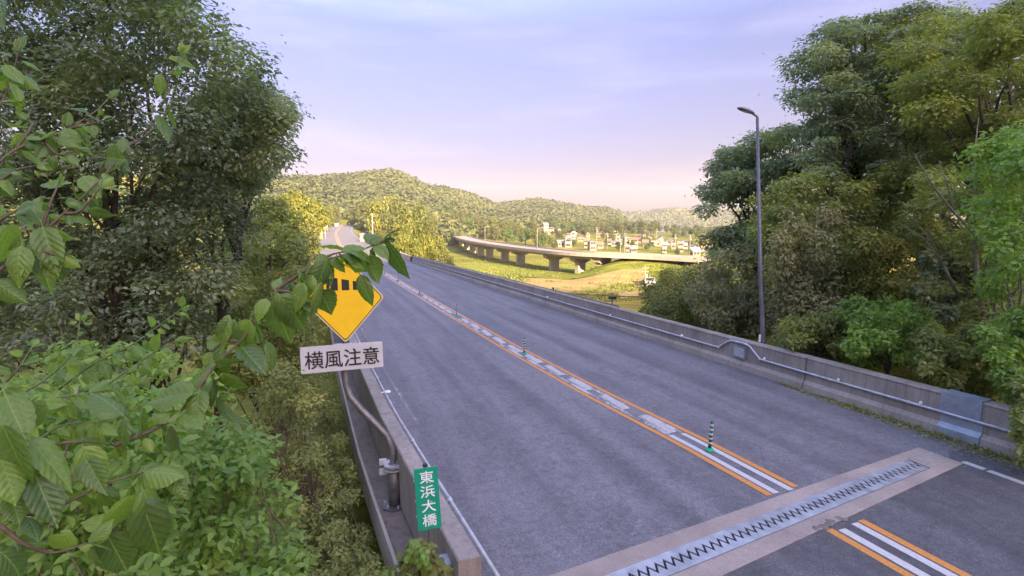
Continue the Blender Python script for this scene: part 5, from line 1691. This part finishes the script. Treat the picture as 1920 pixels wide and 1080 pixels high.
branch('leafy branch with broad hanging leaves at the middle left edge',
       [([(-20, 520, 1.3), (30, 482, 1.34), (75, 440, 1.38), (120, 400, 1.42), (165, 360, 1.47), (200, 322, 1.52), (230, 288, 1.56)], .055, .085, .0), ([(75, 440, 1.38), (95, 380, 1.4), (110, 345, 1.42)], .035, .06, .1), ([(30, 482, 1.34), (70, 470, 1.34), (110, 480, 1.36)], .035, .075, .1), ([(120, 400, 1.42), (150, 395, 1.42), (190, 350, 1.44)], .035, .055, .1), ([(-20, 430, 1.36), (20, 400, 1.36), (60, 385, 1.4)], .035, .07, .0)],
       [(80, 425, 110, 520, 40, 1.36), (60, 450, 100, 555, 36, 1.34), (20, 420, 0, 510, 46, 1.3), (40, 460, 20, 540, 40, 1.3), (130, 370, 172, 392, 26, 1.44), (200, 296, 236, 300, 26, 1.56), (120, 350, 72, 345, 24, 1.44), (110, 480, 118, 530, 26, 1.4), (30, 400, 70, 380, 30, 1.34), (155, 330, 190, 370, 28, 1.5)], r0=.005)
branch('small leafed twig at the left edge under the evergreen crown',
       [([(-20, 320, 1.5), (30, 280, 1.55), (80, 262, 1.6), (130, 240, 1.66), (180, 208, 1.72), (205, 182, 1.76)], .05, .075, .0), ([(30, 280, 1.55), (60, 235, 1.6), (50, 225, 1.62)], .035, .06, .1), ([(80, 262, 1.6), (110, 290, 1.6), (150, 280, 1.62)], .035, .055, .1), ([(130, 240, 1.66), (160, 235, 1.66), (195, 225, 1.68)], .03, .05, .0), ([(-10, 350, 1.5), (30, 320, 1.5), (70, 310, 1.52)], .035, .06, .0)],
       [(160, 215, 205, 225, 22, 1.7), (30, 250, 60, 300, 34, 1.56), (60, 260, 78, 300, 28, 1.58), (120, 240, 145, 285, 26, 1.64)], r0=.0045)
branch('short hanging twig at the top of the left edge', [([(-30, 250, 1.6), (0, 200, 1.62), (20, 150, 1.64), (35, 95, 1.66)], .05, .075, .0)], [(20, 155, 40, 198, 22, 1.6), (0, 0, 6, 58, 22, 1.2), (10, 120, 45, 165, 24, 1.62)], r0=.004)
branch('lone pale twig hanging before the evergreen crown, right of its middle', [([(240, 275, 1.9), (285, 245, 1.92), (312, 215, 1.93), (312, 165, 1.94), (340, 100, 1.95)], .12, .07, .3)], [(310, 205, 338, 245, 24, 1.92), (298, 215, 328, 258, 22, 1.9), (300, 140, 300, 182, 18, 1.93), (315, 110, 372, 130, 22, 1.94)], r0=.004)
SP = [('first', [(40, 740, 2.15), (100, 700, 2.2), (140, 655, 2.25), (150, 600, 2.3)]), ('second', [(110, 730, 2.3), (180, 680, 2.35), (250, 645, 2.4), (305, 605, 2.45), (340, 580, 2.5)]),
      ('third', [(150, 760, 2.2), (225, 705, 2.3), (290, 660, 2.35), (330, 640, 2.4)]), ('fourth', [(-10, 740, 2.0), (35, 690, 2.0), (60, 650, 2.05)]), ('fifth', [(0, 790, 1.9), (90, 750, 2.0), (180, 735, 2.1), (260, 720, 2.2)]), ('sixth', [(30, 860, 2.0), (110, 800, 2.1), (190, 790, 2.2), (240, 770, 2.25)])]
SPL = ['upright fresh sprig left of the longest sprig, below the dark trees', 'longest fresh sprig pointing to the dark gap at the left', 'fresh sprig just under the longest one', 'short fresh sprig at the left picture edge', 'level fresh sprig crossing under the upright one', 'low fresh sprig behind the big drooping leaves']
for (nm, pts), lb in zip(SP, SPL):
    branch(lb, [(pts, .035, .08, .0)], mat='leaf_fresh', group='fresh sprigs at the middle left', r0=.005, bark='green_twig')

def shrub(label, polys, n, size, mat, single_mat, nsingle, seed, group, bark='twig', wr=.5, base=None, twigs=22):
    rs = np.random.RandomState(seed)
    C = np.concatenate([clumps_in(rs, pl, k, d0, d1, r0, r1) for pl, k, d0, d1, r0, r1 in polys])
    c = C[:, :3].mean(0); b = np.array([c[0], c[1], 0.0]) if base is None else np.array([base[0], base[1], 0.0])
    b[2] = float(ground_z(b[0], b[1])) - .05
    root = empty('shrub', b, label, 'shrub', group)
    w = C[:, 3] ** 2; idx = rs.choice(len(C), n, p=w / w.sum())
    d = unit(rs.normal(size=(n, 3))); rad = C[idx, 3] * (.3 + .7 * rs.rand(n) ** .5)
    P = C[idx, :3] + d * rad[:, None] * np.array([1, 1, .8])
    nrm = unit(d * .4 + np.array([0, -.25, .75]) + rs.normal(size=(n, 3)) * .38)
    ax = unit(d * .8 + rs.normal(size=(n, 3)) * .7 + np.array([0, 0, -.25]))
    L = size * rs.uniform(.55, 1.2, n)
    order = np.argsort((P - CAM) @ FW)
    a, z = order[:nsingle], order[nsingle:]
    V, F = place_leaves(P[z] - b, nrm[z], ax[z], L[z], L[z] * wr, LEAF_MD)
    t = np.clip(C[idx[z], 4] * .5 + rs.rand(len(z)) * .5, 0, 1)
    o = np_mesh('foliage', V, F, M[mat], root, tint=np.repeat(t, len(LEAF_MD[0])), smooth=True); o['kind'] = 'stuff'
    for i in a: put_leaf(root, P[i], P[i] + ax[i] * L[i], wr / .52, nrm[i], single_mat)
    for k in range(twigs):
        e = C[rs.randint(len(C)), :3] - b
        m = MB(); m.tube(limb_path(rs, (rs.normal() * .1, rs.normal() * .1, 0), e, .06, 7), list(np.linspace(.018, .004, 7)), 6); m.build('stem', M[bark], root, True)
    return root
shrub('dense green shrub at the bottom left behind the drooping leaves', [([(-40, 740), (200, 720), (330, 800), (330, 1100), (-40, 1100)], 60, 2.6, 3.8, 30, 70)], 4200, .085, 'leaf_bright', 'leaf_fresh', 90, 3, 'shrubs at the bottom left', base=(-2.2, 2.6))
shrub('green shrub under the fresh sprigs, before the dark trees', [([(60, 660), (330, 640), (400, 720), (420, 800), (60, 780)], 46, 4.6, 6.4, 14, 34)], 2600, .085, 'leaf_bright', 'leaf_fresh', 60, 14, 'shrubs at the bottom left', base=(-4.0, 5.5))
shrub('bright green small leafed shrub at the bottom, left of the scrub slope', [([(290, 830), (420, 800), (480, 850), (540, 960), (560, 1100), (280, 1100)], 70, 3.6, 5.0, 26, 55)], 5200, .085, 'leaf_bright', 'leaf_fresh', 110, 4, 'shrubs at the bottom left', base=(-2.2, 4.0))
shrub('yellow green young shrub at the foot of the green name sign', [([(740, 1040), (790, 1025), (825, 1040), (825, 1110), (725, 1110)], 30, 5.1, 5.9, 12, 26)], 700, .10, 'leaf_yellow', 'leaf_fresh', 60, 6, 'shrubs by the left parapet', wr=.75, twigs=10, base=(-1.0, 5.4))

# ------------------------------------------------------------------ dead leaves and weeds at the foot of the right parapet
def litter():
    rs = np.random.RandomState(8)
    n = 2600
    s = rs.uniform(4.5, 13.2, n); w = np.interp(s, [4.5, 8, 10.5, 13.2], [.9, .7, .5, .12])
    nn = NR - .02 - np.abs(rs.normal(0, .45, n)) * w
    P = np.array([R(a, b, .01 + .03 * rs.rand()) for a, b in zip(s, nn)])
    nrm = unit(np.array([0, 0, 1.0]) + rs.normal(size=(n, 3)) * .35); ax = unit(rs.normal(size=(n, 3)) * [1, 1, .2])
    L = rs.uniform(.03, .09, n)
    V, F = place_leaves(P, nrm, ax, L, L * .6, LEAF_LO)
    o = np_mesh('leaf_litter', V, F, M['leaf_brown'], tint=np.repeat(rs.rand(n), 4))
    tag(o, 'dry fallen leaves gathered along the foot of the right parapet', 'leaf litter', None, 'stuff')
    n = 900
    c = rs.uniform(4.6, 10.8, 40); ci = rs.randint(40, size=n)
    s = c[ci] + rs.normal(0, .12, n); nn = NR - .08 - np.abs(rs.normal(0, .12, n))
    P = np.array([R(a, b, .01) for a, b in zip(s, nn)])
    ax = unit(np.array([0, 0, .8]) + rs.normal(size=(n, 3)) * .6); nrm = unit(rs.normal(size=(n, 3)))
    L = rs.uniform(.05, .16, n)
    V, F = place_leaves(P, nrm, ax, L, L * .22, LEAF_LO)
    o = np_mesh('weeds', V, F, M['leaf_olive'], tint=np.repeat(rs.rand(n), 4))
    tag(o, 'short weeds growing at the foot of the right parapet', 'weeds', None, 'stuff')
litter()

# ------------------------------------------------------------------ morning haze
M['haze'] = bpy.data.materials.new('haze'); M['haze'].use_nodes = True
_nt = M['haze'].node_tree; _nt.nodes.clear()
_o = _nt.nodes.new('ShaderNodeOutputMaterial'); _v = _nt.nodes.new('ShaderNodeVolumePrincipled')
_v.inputs['Color'].default_value = (.92, .93, 1.0, 1); _v.inputs['Density'].default_value = 0.00015; _v.inputs['Anisotropy'].default_value = 0.0
_nt.links.new(_v.outputs[0], _o.inputs['Volume'])
tag(MB().bx(-1800, 2700, -1000, 2900, -30, 190).build('haze', M['haze']), 'thin pale morning haze over the valley', None, None, 'stuff')
